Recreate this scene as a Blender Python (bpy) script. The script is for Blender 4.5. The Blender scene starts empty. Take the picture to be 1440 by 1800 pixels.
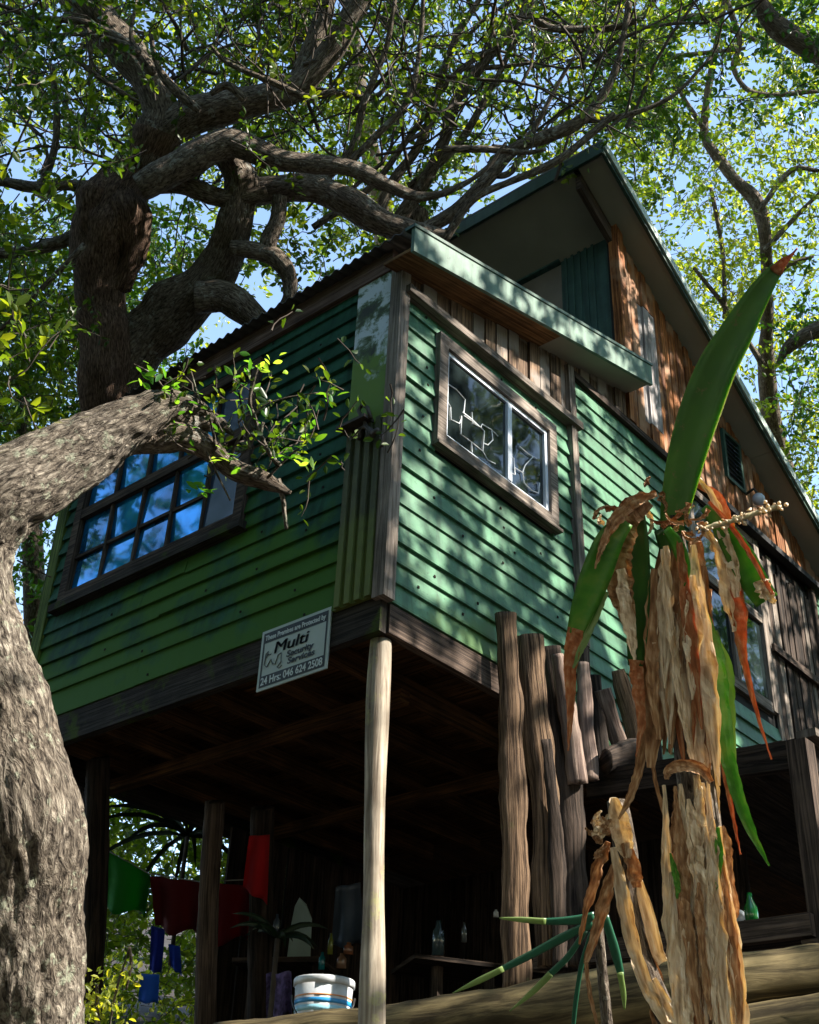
import bpy, math, random
import numpy as np
from mathutils import Vector, Matrix, noise

SC = bpy.context.scene
COL = SC.collection
R = math.radians
random.seed(7)
rng = np.random.default_rng(11)

# ------------------------------------------------------------------ camera
YAW, PITCH, ROLL, FPX = R(41.702), R(32.154), R(2.649), 2187.5
CAM = Vector((-3.7805, -3.5121, -2.7186))
_f = Vector((math.cos(YAW) * math.cos(PITCH), math.sin(YAW) * math.cos(PITCH), math.sin(PITCH)))
_r0 = Vector((math.sin(YAW), -math.cos(YAW), 0))
_u0 = _r0.cross(_f)
CR = _r0 * math.cos(ROLL) + _u0 * math.sin(ROLL)
CU = _u0 * math.cos(ROLL) - _r0 * math.sin(ROLL)
CF = _f
cam_d = bpy.data.cameras.new('camera')
cam = bpy.data.objects.new('camera', cam_d)
COL.objects.link(cam)
cam.matrix_world = Matrix(((CR.x, CU.x, -CF.x, CAM.x), (CR.y, CU.y, -CF.y, CAM.y), (CR.z, CU.z, -CF.z, CAM.z), (0, 0, 0, 1)))
cam_d.sensor_fit = 'HORIZONTAL'
cam_d.sensor_width = 36
cam_d.lens = FPX / 1440 * 36
cam_d.clip_start = 0.05
cam_d.clip_end = 500
SC.camera = cam

# ------------------------------------------------------------------ light
SUN = Vector((0.29, -0.75, 0.60)).normalized()
sun_el = math.asin(SUN.z)
sun_az = math.atan2(SUN.x, SUN.y)
W = bpy.data.worlds.new('World')
SC.world = W
W.use_nodes = True
wn = W.node_tree.nodes
sky = wn.new('ShaderNodeTexSky')
sky.sky_type = 'NISHITA'
sky.sun_disc = False
sky.sun_elevation = sun_el
sky.sun_rotation = sun_az
sky.air_density = 1.15
sky.dust_density = .1
sky.ozone_density = .35
bg = wn['Background']
bg.inputs['Strength'].default_value = 0.15
W.node_tree.links.new(sky.outputs[0], bg.inputs[0])
sun_d = bpy.data.lights.new('sun', 'SUN')
sun_d.energy = 5.0
sun_d.angle = R(0.53)
sun_d.color = (1.0, 0.93, 0.82)
sun_o = bpy.data.objects.new('sun', sun_d)
sun_o.rotation_mode = 'QUATERNION'
sun_o.rotation_quaternion = (-SUN).to_track_quat('-Z', 'Y')
COL.objects.link(sun_o)
vs = SC.view_settings
vs.view_transform = 'Standard'
vs.look = 'None'
vs.exposure = 1.65
vs.gamma = 1
vs.use_curve_mapping = False

# ------------------------------------------------------------------ places
def at(px, py, dep):
    return CAM + (CR * ((px - 720) / FPX) - CU * ((py - 900) / FPX) + CF) * dep
def on(px, py, ax, v):
    d = CR * ((px - 720) / FPX) - CU * ((py - 900) / FPX) + CF
    return CAM + d * ((v - CAM[ax]) / d[ax])
def proj(P):
    d = P - CAM
    z = d.dot(CF)
    return 720 + FPX * d.dot(CR) / z, 900 - FPX * d.dot(CU) / z, z
V = Vector
X, Y, Z = V((1, 0, 0)), V((0, 1, 0)), V((0, 0, 1))

# ------------------------------------------------------------------ objects
WLOC = {}
def props(o, label=None, cat=None, group=None, kind=None):
    if label: o['label'] = label
    if cat: o['category'] = cat
    if group: o['group'] = group
    if kind: o['kind'] = kind
    return o
def put(name, me, loc, parent=None, **kw):
    o = bpy.data.objects.new(name, me)
    COL.objects.link(o)
    if parent is not None:
        o.parent = parent
        o.location = loc - WLOC[parent.name]
    else:
        o.location = loc
    WLOC[o.name] = V(loc)
    return props(o, **kw)
def thing(name, loc, label, cat, group=None):
    return put(name, None, V(loc), label=label, cat=cat, group=group)
def mk(name, verts, faces, mat, parent=None, uvs=None, smooth=False, base=False, attr=None, **kw):
    vs_ = np.array([tuple(v) for v in verts], dtype=float) if not isinstance(verts, np.ndarray) else verts
    lo, hi = vs_.min(0), vs_.max(0)
    c = (lo + hi) / 2
    if base: c[2] = lo[2]
    me = bpy.data.meshes.new(name)
    me.from_pydata((vs_ - c).tolist(), [], faces)
    if uvs is not None:
        ul = me.uv_layers.new(name='UVMap')
        ul.data.foreach_set('uv', np.array(uvs, dtype=float).ravel())
    if smooth:
        me.polygons.foreach_set('use_smooth', [True] * len(me.polygons))
    if attr is not None:
        a = me.attributes.new('rnd', 'FLOAT', 'POINT')
        a.data.foreach_set('value', attr)
    me.materials.append(mat)
    return put(name, me, V(c), parent, **kw)

BOXF = [(0, 3, 2, 1), (4, 5, 6, 7), (0, 1, 5, 4), (1, 2, 6, 5), (2, 3, 7, 6), (3, 0, 4, 7)]
def slab_geo(o, a, b, c):
    """o corner, a = long way, b, c other edges"""
    vs_ = [o, o + a, o + a + b, o + b, o + c, o + a + c, o + a + b + c, o + b + c]
    if a.cross(b).dot(c) < 0:
        fs = [tuple(reversed(f)) for f in BOXF]
    else:
        fs = BOXF
    la, lb, lc = a.length, b.length, c.length
    co = [(0, 0, 0), (la, 0, 0), (la, lb, 0), (0, lb, 0), (0, 0, lc), (la, 0, lc), (la, lb, lc), (0, lb, lc)]
    off = random.random() * 9
    uv = []
    for f in fs:
        cs = [co[i] for i in f]
        ex = [max(c_[k] for c_ in cs) - min(c_[k] for c_ in cs) for k in range(3)]
        if ex[0] < 1e-9:
            for c_ in cs: uv.append((c_[1] + off, c_[2]))
        elif ex[2] < 1e-9:
            for c_ in cs: uv.append((c_[0] + off, c_[1] + off))
        else:
            for c_ in cs: uv.append((c_[0] + off, c_[2] + off + .3))
    return vs_, fs, uv
def slab(name, o, a, b, c, mat, parent=None, **kw):
    v, f, u = slab_geo(V(o), V(a), V(b), V(c))
    return mk(name, v, f, mat, parent, u, **kw)
class Multi:
    def __init__(s): s.v, s.f, s.u = [], [], []
    def slab(s, o, a, b, c):
        v, f, u = slab_geo(V(o), V(a), V(b), V(c)); s.add(v, f, u)
    def add(s, v, f, u):
        n = len(s.v); s.v += [V(p) for p in v]; s.f += [tuple(i + n for i in q) for q in f]; s.u += list(u)
    def build(s, name, mat, parent=None, **kw):
        return mk(name, s.v, s.f, mat, parent, s.u, **kw)

def catmull(pts, n):
    P = [np.array(p, float) for p in pts]
    P = [2 * P[0] - P[1]] + P + [2 * P[-1] - P[-2]]
    out = []
    for i in range(1, len(P) - 2):
        for k in range(n):
            t = k / n
            out.append(0.5 * ((2 * P[i]) + (-P[i - 1] + P[i + 1]) * t + (2 * P[i - 1] - 5 * P[i] + 4 * P[i + 1] - P[i + 2]) * t * t + (-P[i - 1] + 3 * P[i] - 3 * P[i + 1] + P[i + 2]) * t ** 3))
    out.append(P[-2])
    return out
def tube_geo(pts, rad, sides=10, lump=0.0, lscale=3.0, furrow=0.0, cap=True, seed=0.0, flat=1.0, away=None):
    """pts Vectors, rad floats -> verts, faces, uvs"""
    n = len(pts)
    vs_, fs, uv = [], [], []
    T = [(pts[min(i + 1, n - 1)] - pts[max(i - 1, 0)]).normalized() for i in range(n)]
    ref = away if away is not None else CF
    N = (ref - T[0] * ref.dot(T[0]))
    if N.length < 1e-4: N = X.cross(T[0])
    N.normalize()
    L = 0.0
    rows = []
    for i in range(n):
        if i: L += (pts[i] - pts[i - 1]).length
        N = (N - T[i] * N.dot(T[i])).normalized()
        B = T[i].cross(N)
        row = []
        for k in range(sides):
            a = 2 * math.pi * k / sides
            d = N * math.cos(a) * flat + B * math.sin(a)
            r = rad[i]
            p = pts[i] + d * r
            if lump:
                r *= 1 + lump * noise.noise(p * lscale + V((seed, seed, 0)))
            if furrow:
                q = V((math.cos(a) * rad[i] * 26 , math.sin(a) * rad[i] * 26, L * 7 + seed))
                h = .35 - 1.6 * abs(noise.noise(q)) + .45 * noise.noise(q * 2.3)
                r += furrow * h
            vs_.append(pts[i] + d * r)
        rows.append(L)
    ru = sum(rad) / n
    for i in range(n - 1):
        for k in range(sides):
            k2 = (k + 1) % sides
            fs.append((i * sides + k, i * sides + k2, (i + 1) * sides + k2, (i + 1) * sides + k))
            u0, u1 = k / sides * 6.28 * ru, (k + 1) / sides * 6.28 * ru
            uv += [(rows[i], u0), (rows[i], u1), (rows[i + 1], u1), (rows[i + 1], u0)]
    if cap:
        for i, s in ((0, 1), (n - 1, -1)):
            f = [i * sides + k for k in range(sides)]
            if s == 1: f.reverse()
            fs.append(tuple(f)); uv += [(.05 * math.cos(6.28 * k / sides), .05 * math.sin(6.28 * k / sides)) for k in range(sides)]
    return vs_, fs, uv
def tube(name, pts, rad, mat, parent=None, **kw):
    g = {k: kw.pop(k) for k in ('sides', 'lump', 'lscale', 'furrow', 'cap', 'seed', 'flat', 'away') if k in kw}
    if isinstance(rad, (int, float)): rad = [rad] * len(pts)
    v, f, u = tube_geo([V(p) for p in pts], rad, **g)
    return mk(name, v, f, mat, parent, u, smooth=kw.pop('smooth', True), **kw)
def pxpath(pl, dep=None, n=6):
    """pl: (px,py,width_px[,depth]) -> smooth pts, radii"""
    q = [(p[0], p[1], p[2], p[3] if len(p) > 3 else dep) for p in pl]
    c = catmull(q, n)
    pts = [at(a[0], a[1], a[3]) for a in c]
    rad = [max(.002, a[2] * a[3] / FPX / 2) for a in c]
    return pts, rad

# ------------------------------------------------------------------ materials
def new_mat(name):
    m = bpy.data.materials.new(name); m.use_nodes = True
    nt = m.node_tree
    return m, nt, nt.nodes['Principled BSDF']
def nd(nt, t, **kw):
    n = nt.nodes.new(t)
    for k, v in kw.items():
        if k in n.inputs: n.inputs[k].default_value = v
        else: setattr(n, k, v)
    return n
def ramp(nt, src, stops):
    r = nt.nodes.new('ShaderNodeValToRGB')
    el = r.color_ramp.elements
    while len(el) < len(stops): el.new(0.5)
    for e, (p, c) in zip(el, stops):
        e.position = p; e.color = (*c, 1) if len(c) == 3 else c
    nt.links.new(src, r.inputs[0])
    return r
def mix(nt, fac, a, b, mode='MIX'):
    m = nt.nodes.new('ShaderNodeMix'); m.data_type = 'RGBA'; m.blend_type = mode
    for k, s in ((0, fac), (6, a), (7, b)):
        if hasattr(s, 'links') or isinstance(s, bpy.types.NodeSocket): nt.links.new(s, m.inputs[k])
        elif k == 0: m.inputs[0].default_value = s
        else: m.inputs[k].default_value = (*s, 1)
    return m.outputs[2]
def bump(nt, b, h, strength, dist):
    n = nd(nt, 'ShaderNodeBump'); n.inputs['Strength'].default_value = strength; n.inputs['Distance'].default_value = dist
    nt.links.new(h, n.inputs['Height']); nt.links.new(n.outputs[0], b.inputs['Normal'])
def plain(name, col, rough=.7, metal=0.0, spec=.5, var=.25, scale=6, coat=0):
    m, nt, b = new_mat(name)
    tc = nd(nt, 'ShaderNodeTexCoord')
    n = nd(nt, 'ShaderNodeTexNoise', Scale=scale, Detail=6.0)
    nt.links.new(tc.outputs['Object'], n.inputs['Vector'])
    r = ramp(nt, n.outputs[0], [(.3, tuple(c * (1 - var) for c in col)), (.7, tuple(min(1, c * (1 + var)) for c in col))])
    nt.links.new(r.outputs[0], b.inputs['Base Color'])
    b.inputs['Roughness'].default_value = rough; b.inputs['Metallic'].default_value = metal
    b.inputs['Specular IOR Level'].default_value = spec; b.inputs['Coat Weight'].default_value = coat
    return m
def wood(name, dark, light, rough=.85, grain=70, hue=.35, stain=None, crack=.6, spec=.15, moss=None, moss_th=.58):
    m, nt, b = new_mat(name)
    uv = nd(nt, 'ShaderNodeUVMap')
    oi = nd(nt, 'ShaderNodeObjectInfo')
    mp = nd(nt, 'ShaderNodeMapping'); mp.inputs['Scale'].default_value = (2.2, grain, 1)
    nt.links.new(uv.outputs[0], mp.inputs[0])
    add = nd(nt, 'ShaderNodeVectorMath', operation='ADD')
    sc = nd(nt, 'ShaderNodeVectorMath', operation='SCALE'); sc.inputs[0].default_value = (37, 19, 11)
    nt.links.new(oi.outputs['Random'], sc.inputs[3])
    nt.links.new(mp.outputs[0], add.inputs[0]); nt.links.new(sc.outputs[0], add.inputs[1])
    n = nd(nt, 'ShaderNodeTexNoise', Scale=1.0, Detail=7.0, Roughness=.65, Distortion=.6)
    nt.links.new(add.outputs[0], n.inputs['Vector'])
    r = ramp(nt, n.outputs[0], [(.28, tuple(c * .45 for c in dark)), (.42, dark), (.62, light), (.8, tuple(min(1, c * 1.2) for c in light))])
    tc = nd(nt, 'ShaderNodeTexCoord')
    n2 = nd(nt, 'ShaderNodeTexNoise', Scale=5.0, Detail=5.0)
    a2 = nd(nt, 'ShaderNodeVectorMath', operation='ADD')
    nt.links.new(tc.outputs['Object'], a2.inputs[0]); nt.links.new(sc.outputs[0], a2.inputs[1])
    nt.links.new(a2.outputs[0], n2.inputs['Vector'])
    g = ramp(nt, n2.outputs[0], [(.3, (.55, .55, .55)), (.7, (1.15, 1.15, 1.15))])
    c = mix(nt, 1.0, r.outputs[0], g.outputs[0], 'MULTIPLY')
    v = nd(nt, 'ShaderNodeMapRange'); v.inputs[3].default_value = 1 - hue; v.inputs[4].default_value = 1 + hue
    nt.links.new(oi.outputs['Random'], v.inputs[0])
    hs = nd(nt, 'ShaderNodeHueSaturation'); nt.links.new(v.outputs[0], hs.inputs['Value']); nt.links.new(c, hs.inputs['Color'])
    out = hs.outputs[0]
    if stain:
        n3 = nd(nt, 'ShaderNodeTexNoise', Scale=3.0, Detail=3.0); nt.links.new(a2.outputs[0], n3.inputs['Vector'])
        f3 = ramp(nt, n3.outputs[0], [(.5, (0, 0, 0)), (.6, (1, 1, 1))])
        out = mix(nt, f3.outputs[0], out, stain)
    if moss:
        geo = nd(nt, 'ShaderNodeNewGeometry')
        n4 = nd(nt, 'ShaderNodeTexNoise', Scale=4.0, Detail=6.0, Roughness=.7); nt.links.new(geo.outputs['Position'], n4.inputs['Vector'])
        f4 = ramp(nt, n4.outputs[0], [(moss_th - .06, (0, 0, 0)), (moss_th + .06, (1, 1, 1))])
        out = mix(nt, f4.outputs[0], out, moss)
    nt.links.new(out, b.inputs['Base Color'])
    b.inputs['Roughness'].default_value = rough; b.inputs['Specular IOR Level'].default_value = spec
    bump(nt, b, n.outputs[0], crack, .012)
    return m
def bark(name, dark, mid, light, us=70, vs_=9, moss=None, moss_amt=.55, lichen=None, dist=.03):
    m, nt, b = new_mat(name)
    uv = nd(nt, 'ShaderNodeUVMap')
    mp = nd(nt, 'ShaderNodeMapping'); mp.inputs['Scale'].default_value = (vs_, us, 1)
    nt.links.new(uv.outputs[0], mp.inputs[0])
    n = nd(nt, 'ShaderNodeTexNoise', Scale=1.0, Detail=6.0, Roughness=.6, Distortion=1.2)
    nt.links.new(mp.outputs[0], n.inputs['Vector'])
    vo = nd(nt, 'ShaderNodeTexVoronoi', Scale=.55); vo.feature = 'DISTANCE_TO_EDGE'
    nt.links.new(mp.outputs[0], vo.inputs['Vector'])
    mm = nd(nt, 'ShaderNodeMath', operation='MULTIPLY_ADD'); mm.inputs[1].default_value = .55
    nt.links.new(vo.outputs['Distance'], mm.inputs[0]); nt.links.new(n.outputs[0], mm.inputs[2])
    r = ramp(nt, mm.outputs[0], [(.38, dark), (.55, mid), (.85, light)])
    geo = nd(nt, 'ShaderNodeNewGeometry')
    n2 = nd(nt, 'ShaderNodeTexNoise', Scale=3.0, Detail=6.0, Roughness=.65); nt.links.new(geo.outputs['Position'], n2.inputs['Vector'])
    g = ramp(nt, n2.outputs[0], [(.3, (.6, .55, .5)), (.7, (1.25, 1.25, 1.25))])
    out = mix(nt, 1.0, r.outputs[0], g.outputs[0], 'MULTIPLY')
    if lichen:
        n3 = nd(nt, 'ShaderNodeTexNoise', Scale=14.0, Detail=4.0, Roughness=.7); nt.links.new(geo.outputs['Position'], n3.inputs['Vector'])
        f3 = ramp(nt, n3.outputs[0], [(.58, (0, 0, 0)), (.66, (1, 1, 1))])
        out = mix(nt, f3.outputs[0], out, lichen)
    if moss:
        sx = nd(nt, 'ShaderNodeSeparateXYZ'); nt.links.new(geo.outputs['Normal'], sx.inputs[0])
        ad = nd(nt, 'ShaderNodeMath', operation='MULTIPLY_ADD'); ad.inputs[1].default_value = .35
        nt.links.new(sx.outputs[2], ad.inputs[0]); nt.links.new(n2.outputs[0], ad.inputs[2])
        f4 = ramp(nt, ad.outputs[0], [(moss_amt, (0, 0, 0)), (moss_amt + .15, (1, 1, 1))])
        out = mix(nt, f4.outputs[0], out, moss)
    nt.links.new(out, b.inputs['Base Color'])
    b.inputs['Roughness'].default_value = .9; b.inputs['Specular IOR Level'].default_value = .25
    bump(nt, b, mm.outputs[0], .9, dist)
    return m
def leafmat(name, cols, trans=.5, rough=.38, attr=True, sat=1.0):
    m, nt, b = new_mat(name)
    if attr:
        a = nd(nt, 'ShaderNodeAttribute', attribute_name='rnd'); src = a.outputs['Fac']
    else:
        oi = nd(nt, 'ShaderNodeObjectInfo'); src = oi.outputs['Random']
    r = ramp(nt, src, [(i / (len(cols) - 1), c) for i, c in enumerate(cols)])
    nt.links.new(r.outputs[0], b.inputs['Base Color'])
    b.inputs['Roughness'].default_value = rough
    b.inputs['Specular IOR Level'].default_value = .45
    t = nd(nt, 'ShaderNodeBsdfTranslucent')
    tr = mix(nt, 1.0, r.outputs[0], (3.9, 3.5, .6), 'MULTIPLY')
    nt.links.new(tr, t.inputs['Color'])
    ms = nd(nt, 'ShaderNodeMixShader'); ms.inputs[0].default_value = trans
    nt.links.new(b.outputs[0], ms.inputs[1]); nt.links.new(t.outputs[0], ms.inputs[2])
    nt.links.new(ms.outputs[0], nt.nodes['Material Output'].inputs[0])
    return m
def bladem(name, c1, c2, trans=.3, rough=.4, axis_scale=(3, 60), c3=None, tcol=None):
    m, nt, b = new_mat(name)
    uv = nd(nt, 'ShaderNodeUVMap')
    mp = nd(nt, 'ShaderNodeMapping'); mp.inputs['Scale'].default_value = (axis_scale[0], axis_scale[1], 1)
    nt.links.new(uv.outputs[0], mp.inputs[0])
    n = nd(nt, 'ShaderNodeTexNoise', Scale=1.0, Detail=5.0); nt.links.new(mp.outputs[0], n.inputs['Vector'])
    st = [(.3, c1), (.7, c2)] if c3 is None else [(.25, c1), (.5, c2), (.72, c3)]
    r = ramp(nt, n.outputs[0], st)
    nt.links.new(r.outputs[0], b.inputs['Base Color']); b.inputs['Roughness'].default_value = rough
    bump(nt, b, n.outputs[0], .4, .006)
    t = nd(nt, 'ShaderNodeBsdfTranslucent')
    tr = mix(nt, 1.0, r.outputs[0], tcol or (1.3, 1.2, .8), 'MULTIPLY'); nt.links.new(tr, t.inputs['Color'])
    ms = nd(nt, 'ShaderNodeMixShader'); ms.inputs[0].default_value = trans
    nt.links.new(b.outputs[0], ms.inputs[1]); nt.links.new(t.outputs[0], ms.inputs[2])
    nt.links.new(ms.outputs[0], nt.nodes['Material Output'].inputs[0])
    return m
def paint(name, col, moss=None, mossz=(0, .6), rough=.45, spec=.35):
    m, nt, b = new_mat(name)
    geo = nd(nt, 'ShaderNodeNewGeometry')
    n = nd(nt, 'ShaderNodeTexNoise', Scale=7.0, Detail=7.0, Roughness=.65); nt.links.new(geo.outputs['Position'], n.inputs['Vector'])
    r = ramp(nt, n.outputs[0], [(.3, tuple(c * .72 for c in col)), (.5, col), (.72, tuple(c * 1.25 for c in col))])
    out = r.outputs[0]
    oi = nd(nt, 'ShaderNodeObjectInfo')
    v = nd(nt, 'ShaderNodeMapRange'); v.inputs[3].default_value = .78; v.inputs[4].default_value = 1.2
    nt.links.new(oi.outputs['Random'], v.inputs[0])
    hs = nd(nt, 'ShaderNodeHueSaturation'); nt.links.new(v.outputs[0], hs.inputs['Value']); nt.links.new(out, hs.inputs['Color'])
    out = hs.outputs[0]
    sp = nd(nt, 'ShaderNodeTexNoise', Scale=38.0, Detail=6.0, Roughness=.7); nt.links.new(geo.outputs['Position'], sp.inputs['Vector'])
    fsp = ramp(nt, sp.outputs[0], [(.60, (0, 0, 0)), (.66, (.8, .8, .8))])
    out = mix(nt, fsp.outputs[0], out, tuple(c * .4 for c in col))
    # drips and grime streaks running down
    mp = nd(nt, 'ShaderNodeMapping'); mp.inputs['Scale'].default_value = (22, 22, 1.3); nt.links.new(geo.outputs['Position'], mp.inputs[0])
    ns = nd(nt, 'ShaderNodeTexNoise', Scale=1.0, Detail=4.0); nt.links.new(mp.outputs[0], ns.inputs['Vector'])
    fs_ = ramp(nt, ns.outputs[0], [(.46, (0, 0, 0)), (.7, (.8, .8, .8))])
    out = mix(nt, fs_.outputs[0], out, tuple(c * .45 for c in col))
    if moss:
        sx = nd(nt, 'ShaderNodeSeparateXYZ'); nt.links.new(geo.outputs['Position'], sx.inputs[0])
        mr = nd(nt, 'ShaderNodeMapRange'); mr.inputs[1].default_value = mossz[1]; mr.inputs[2].default_value = mossz[0]
        mr.inputs[3].default_value = -.25; mr.inputs[4].default_value = .28
        nt.links.new(sx.outputs[2], mr.inputs[0])
        n5 = nd(nt, 'ShaderNodeTexNoise', Scale=2.2, Detail=7.0, Roughness=.6); nt.links.new(geo.outputs['Position'], n5.inputs['Vector'])
        ad = nd(nt, 'ShaderNodeMath', operation='ADD'); nt.links.new(mr.outputs[0], ad.inputs[0]); nt.links.new(n5.outputs[0], ad.inputs[1])
        f = ramp(nt, ad.outputs[0], [(.48, (0, 0, 0)), (.62, (.9, .9, .9))])
        out = mix(nt, f.outputs[0], out, moss)
    nt.links.new(out, b.inputs['Base Color'])
    b.inputs['Roughness'].default_value = rough; b.inputs['Specular IOR Level'].default_value = spec
    bump(nt, b, n.outputs[0], .15, .01)
    return m
def glassy(name, col, rough=.06, spec=1.0, metal=0.0, var=.0, coat=.5):
    m, nt, b = new_mat(name)
    geo = nd(nt, 'ShaderNodeNewGeometry')
    n = nd(nt, 'ShaderNodeTexNoise', Scale=3.0, Detail=4.0); nt.links.new(geo.outputs['Position'], n.inputs['Vector'])
    r = ramp(nt, n.outputs[0], [(.35, tuple(c * (1 - var) for c in col)), (.65, tuple(c * (1 + var) for c in col))])
    nt.links.new(r.outputs[0], b.inputs['Base Color'])
    b.inputs['Roughness'].default_value = rough; b.inputs['Specular IOR Level'].default_value = spec
    b.inputs['Metallic'].default_value = metal; b.inputs['Coat Weight'].default_value = coat; b.inputs['Coat Roughness'].default_value = .02
    n2 = nd(nt, 'ShaderNodeTexNoise', Scale=2.0, Detail=2.0); nt.links.new(geo.outputs['Position'], n2.inputs['Vector'])
    bump(nt, b, n2.outputs[0], .25, .02)
    return m

M = dict(
    green_left=paint('green_paint_mossy_shaded', (.022, .084, .052), moss=(.05, .13, .012), mossz=(-.25, 1.75), rough=.7, spec=.12),  # same green paint as the front, base darkened for shade, plus moss
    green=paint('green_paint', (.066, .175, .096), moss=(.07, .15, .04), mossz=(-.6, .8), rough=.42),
    green_metal=paint('green_metal', (.05, .11, .095), rough=.5),
    green_barge=paint('green_barge_paint', (.12, .20, .15), rough=.6),
    green_dark=paint('green_dark_trim', (.03, .07, .05), rough=.4),
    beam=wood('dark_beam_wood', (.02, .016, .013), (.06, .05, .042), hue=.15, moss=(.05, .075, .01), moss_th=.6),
    trim=wood('weathered_trim_wood', (.13, .105, .085), (.30, .25, .21), hue=.2),
    trimdark=wood('brown_trim_wood', (.035, .025, .02), (.12, .085, .065), hue=.2),
    batten=wood('batten_wood', (.08, .05, .035), (.30, .20, .13), hue=.45, stain=(.26, .22, .19)),
    orange=wood('orange_cladding_wood', (.12, .035, .010), (.40, .165, .055), hue=.4, stain=(.30, .17, .10), rough=.7),
    soffit=plain('soffit_board', (.26, .25, .20), .8, var=.12, scale=3),
    soffit_brown=wood('brown_soffit_wood', (.10, .05, .02), (.26, .14, .06), hue=.1),
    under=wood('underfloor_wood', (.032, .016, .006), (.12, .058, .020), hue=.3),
    pole=wood('pale_pole_wood', (.20, .16, .12), (.44, .38, .30), grain=30, hue=.05, crack=.3, moss=(.34, .34, .14), moss_th=.63),
    post=wood('split_post_wood', (.05, .03, .018), (.28, .18, .11), grain=55, hue=.3, crack=1.0, moss=(.14, .13, .05), moss_th=.68),
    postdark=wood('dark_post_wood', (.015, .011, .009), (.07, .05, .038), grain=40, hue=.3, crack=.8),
    postpink=wood('rosy_post_wood', (.13, .09, .075), (.34, .25, .20), grain=40, hue=.15, crack=.6),
    log=wood('retaining_log_wood', (.055, .042, .022), (.22, .17, .085), grain=22, hue=.12, crack=.5),
    strip=paint('mossy_white_panel', (.40, .48, .48), moss=(.05, .095, .012), mossz=(1.0, 4.6), rough=.6),
    ribbed=paint('mossy_ribbed_sheet', (.07, .075, .035), moss=(.12, .15, .03), mossz=(-.3, 1.6), rough=.7),
    blue=glassy('blue_pane_glass', (.01, .24, .56), .05, .6, .6, .5, .25),
    greypane=glassy('grey_pane_glass', (.035, .055, .09), .12, .4, .0, .2, 0),
    dark_glass=glassy('dark_pane_glass', (.012, .018, .018), .04, .45, .0, .3, 0),
    alu=plain('white_window_metal', (.62, .66, .72), .4, var=.06),
    lead=plain('white_lead_line', (.75, .77, .78), .5, var=.05),
    dark=plain('dark_sheathing', (.01, .01, .01), .9),
    iron=plain('rusty_dark_metal', (.07, .055, .045), .6, .5, var=.4, scale=30),
    roof=plain('roof_sheet', (.10, .10, .10), .6, .4, scale=9),
    nail=plain('nail_head', (.02, .015, .012), .9, 0, .1),
    soil=plain('soil', (.03, .021, .014), .95, var=.5, scale=3),
    leafA=leafmat('canopy_leaf', [(.012, .030, .008), (.022, .048, .009), (.042, .078, .013), (.08, .12, .02), (.18, .20, .035)], .45),
    leafB=leafmat('pale_canopy_leaf', [(.022, .045, .012), (.045, .08, .015), (.08, .12, .022), (.15, .18, .035), (.26, .27, .06)], .5),
    leafC=leafmat('dark_canopy_leaf', [(.012, .04, .010), (.025, .07, .014), (.05, .11, .02)], .4),
    barkA=bark('grey_bark', (.016, .012, .009), (.12, .10, .08), (.38, .34, .28), 75, 24, lichen=(.26, .27, .20), moss=(.20, .20, .05), moss_amt=.72),
    barkB=bark('brown_bark', (.025, .018, .013), (.14, .11, .085), (.36, .31, .25), 110, 26, lichen=(.30, .29, .25)),
    barkR=bark('red_brown_bark', (.03, .014, .008), (.12, .075, .052), (.32, .22, .16), 110, 26),
    twig=plain('twig_bark', (.06, .045, .035), .9, var=.4, scale=9),
)

pm, pnt, pb = new_mat('mossy_corner_board')
pg = nd(pnt, 'ShaderNodeNewGeometry')
pn = nd(pnt, 'ShaderNodeTexNoise', Scale=6.0, Detail=8.0, Roughness=.68, Distortion=.4); pnt.links.new(pg.outputs['Position'], pn.inputs['Vector'])
pw = ramp(pnt, pn.outputs[0], [(.46, (.55, .62, .66)), (.50, (.22, .28, .22)), (.545, (.05, .085, .02)), (.62, (.025, .03, .018))])
pn2 = nd(pnt, 'ShaderNodeTexNoise', Scale=2.6, Detail=6.0, Roughness=.7); pnt.links.new(pg.outputs['Position'], pn2.inputs['Vector'])
pz = nd(pnt, 'ShaderNodeSeparateXYZ'); pnt.links.new(pg.outputs['Position'], pz.inputs[0])
pr_ = nd(pnt, 'ShaderNodeMapRange'); pr_.inputs[1].default_value = 2.1; pr_.inputs[2].default_value = 1.1; pr_.inputs[3].default_value = -.18; pr_.inputs[4].default_value = .22
pnt.links.new(pz.outputs[2], pr_.inputs[0])
pa = nd(pnt, 'ShaderNodeMath', operation='ADD'); pnt.links.new(pr_.outputs[0], pa.inputs[0]); pnt.links.new(pn2.outputs[0], pa.inputs[1])
pf = ramp(pnt, pa.outputs[0], [(.52, (0, 0, 0)), (.6, (1, 1, 1))])
pcol = mix(pnt, pf.outputs[0], pw.outputs[0], (.11, .20, .012))
pnt.links.new(pcol, pb.inputs['Base Color']); pb.inputs['Roughness'].default_value = .6
bump(pnt, pb, pn.outputs[0], .3, .01)
M['strip'] = pm

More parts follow.
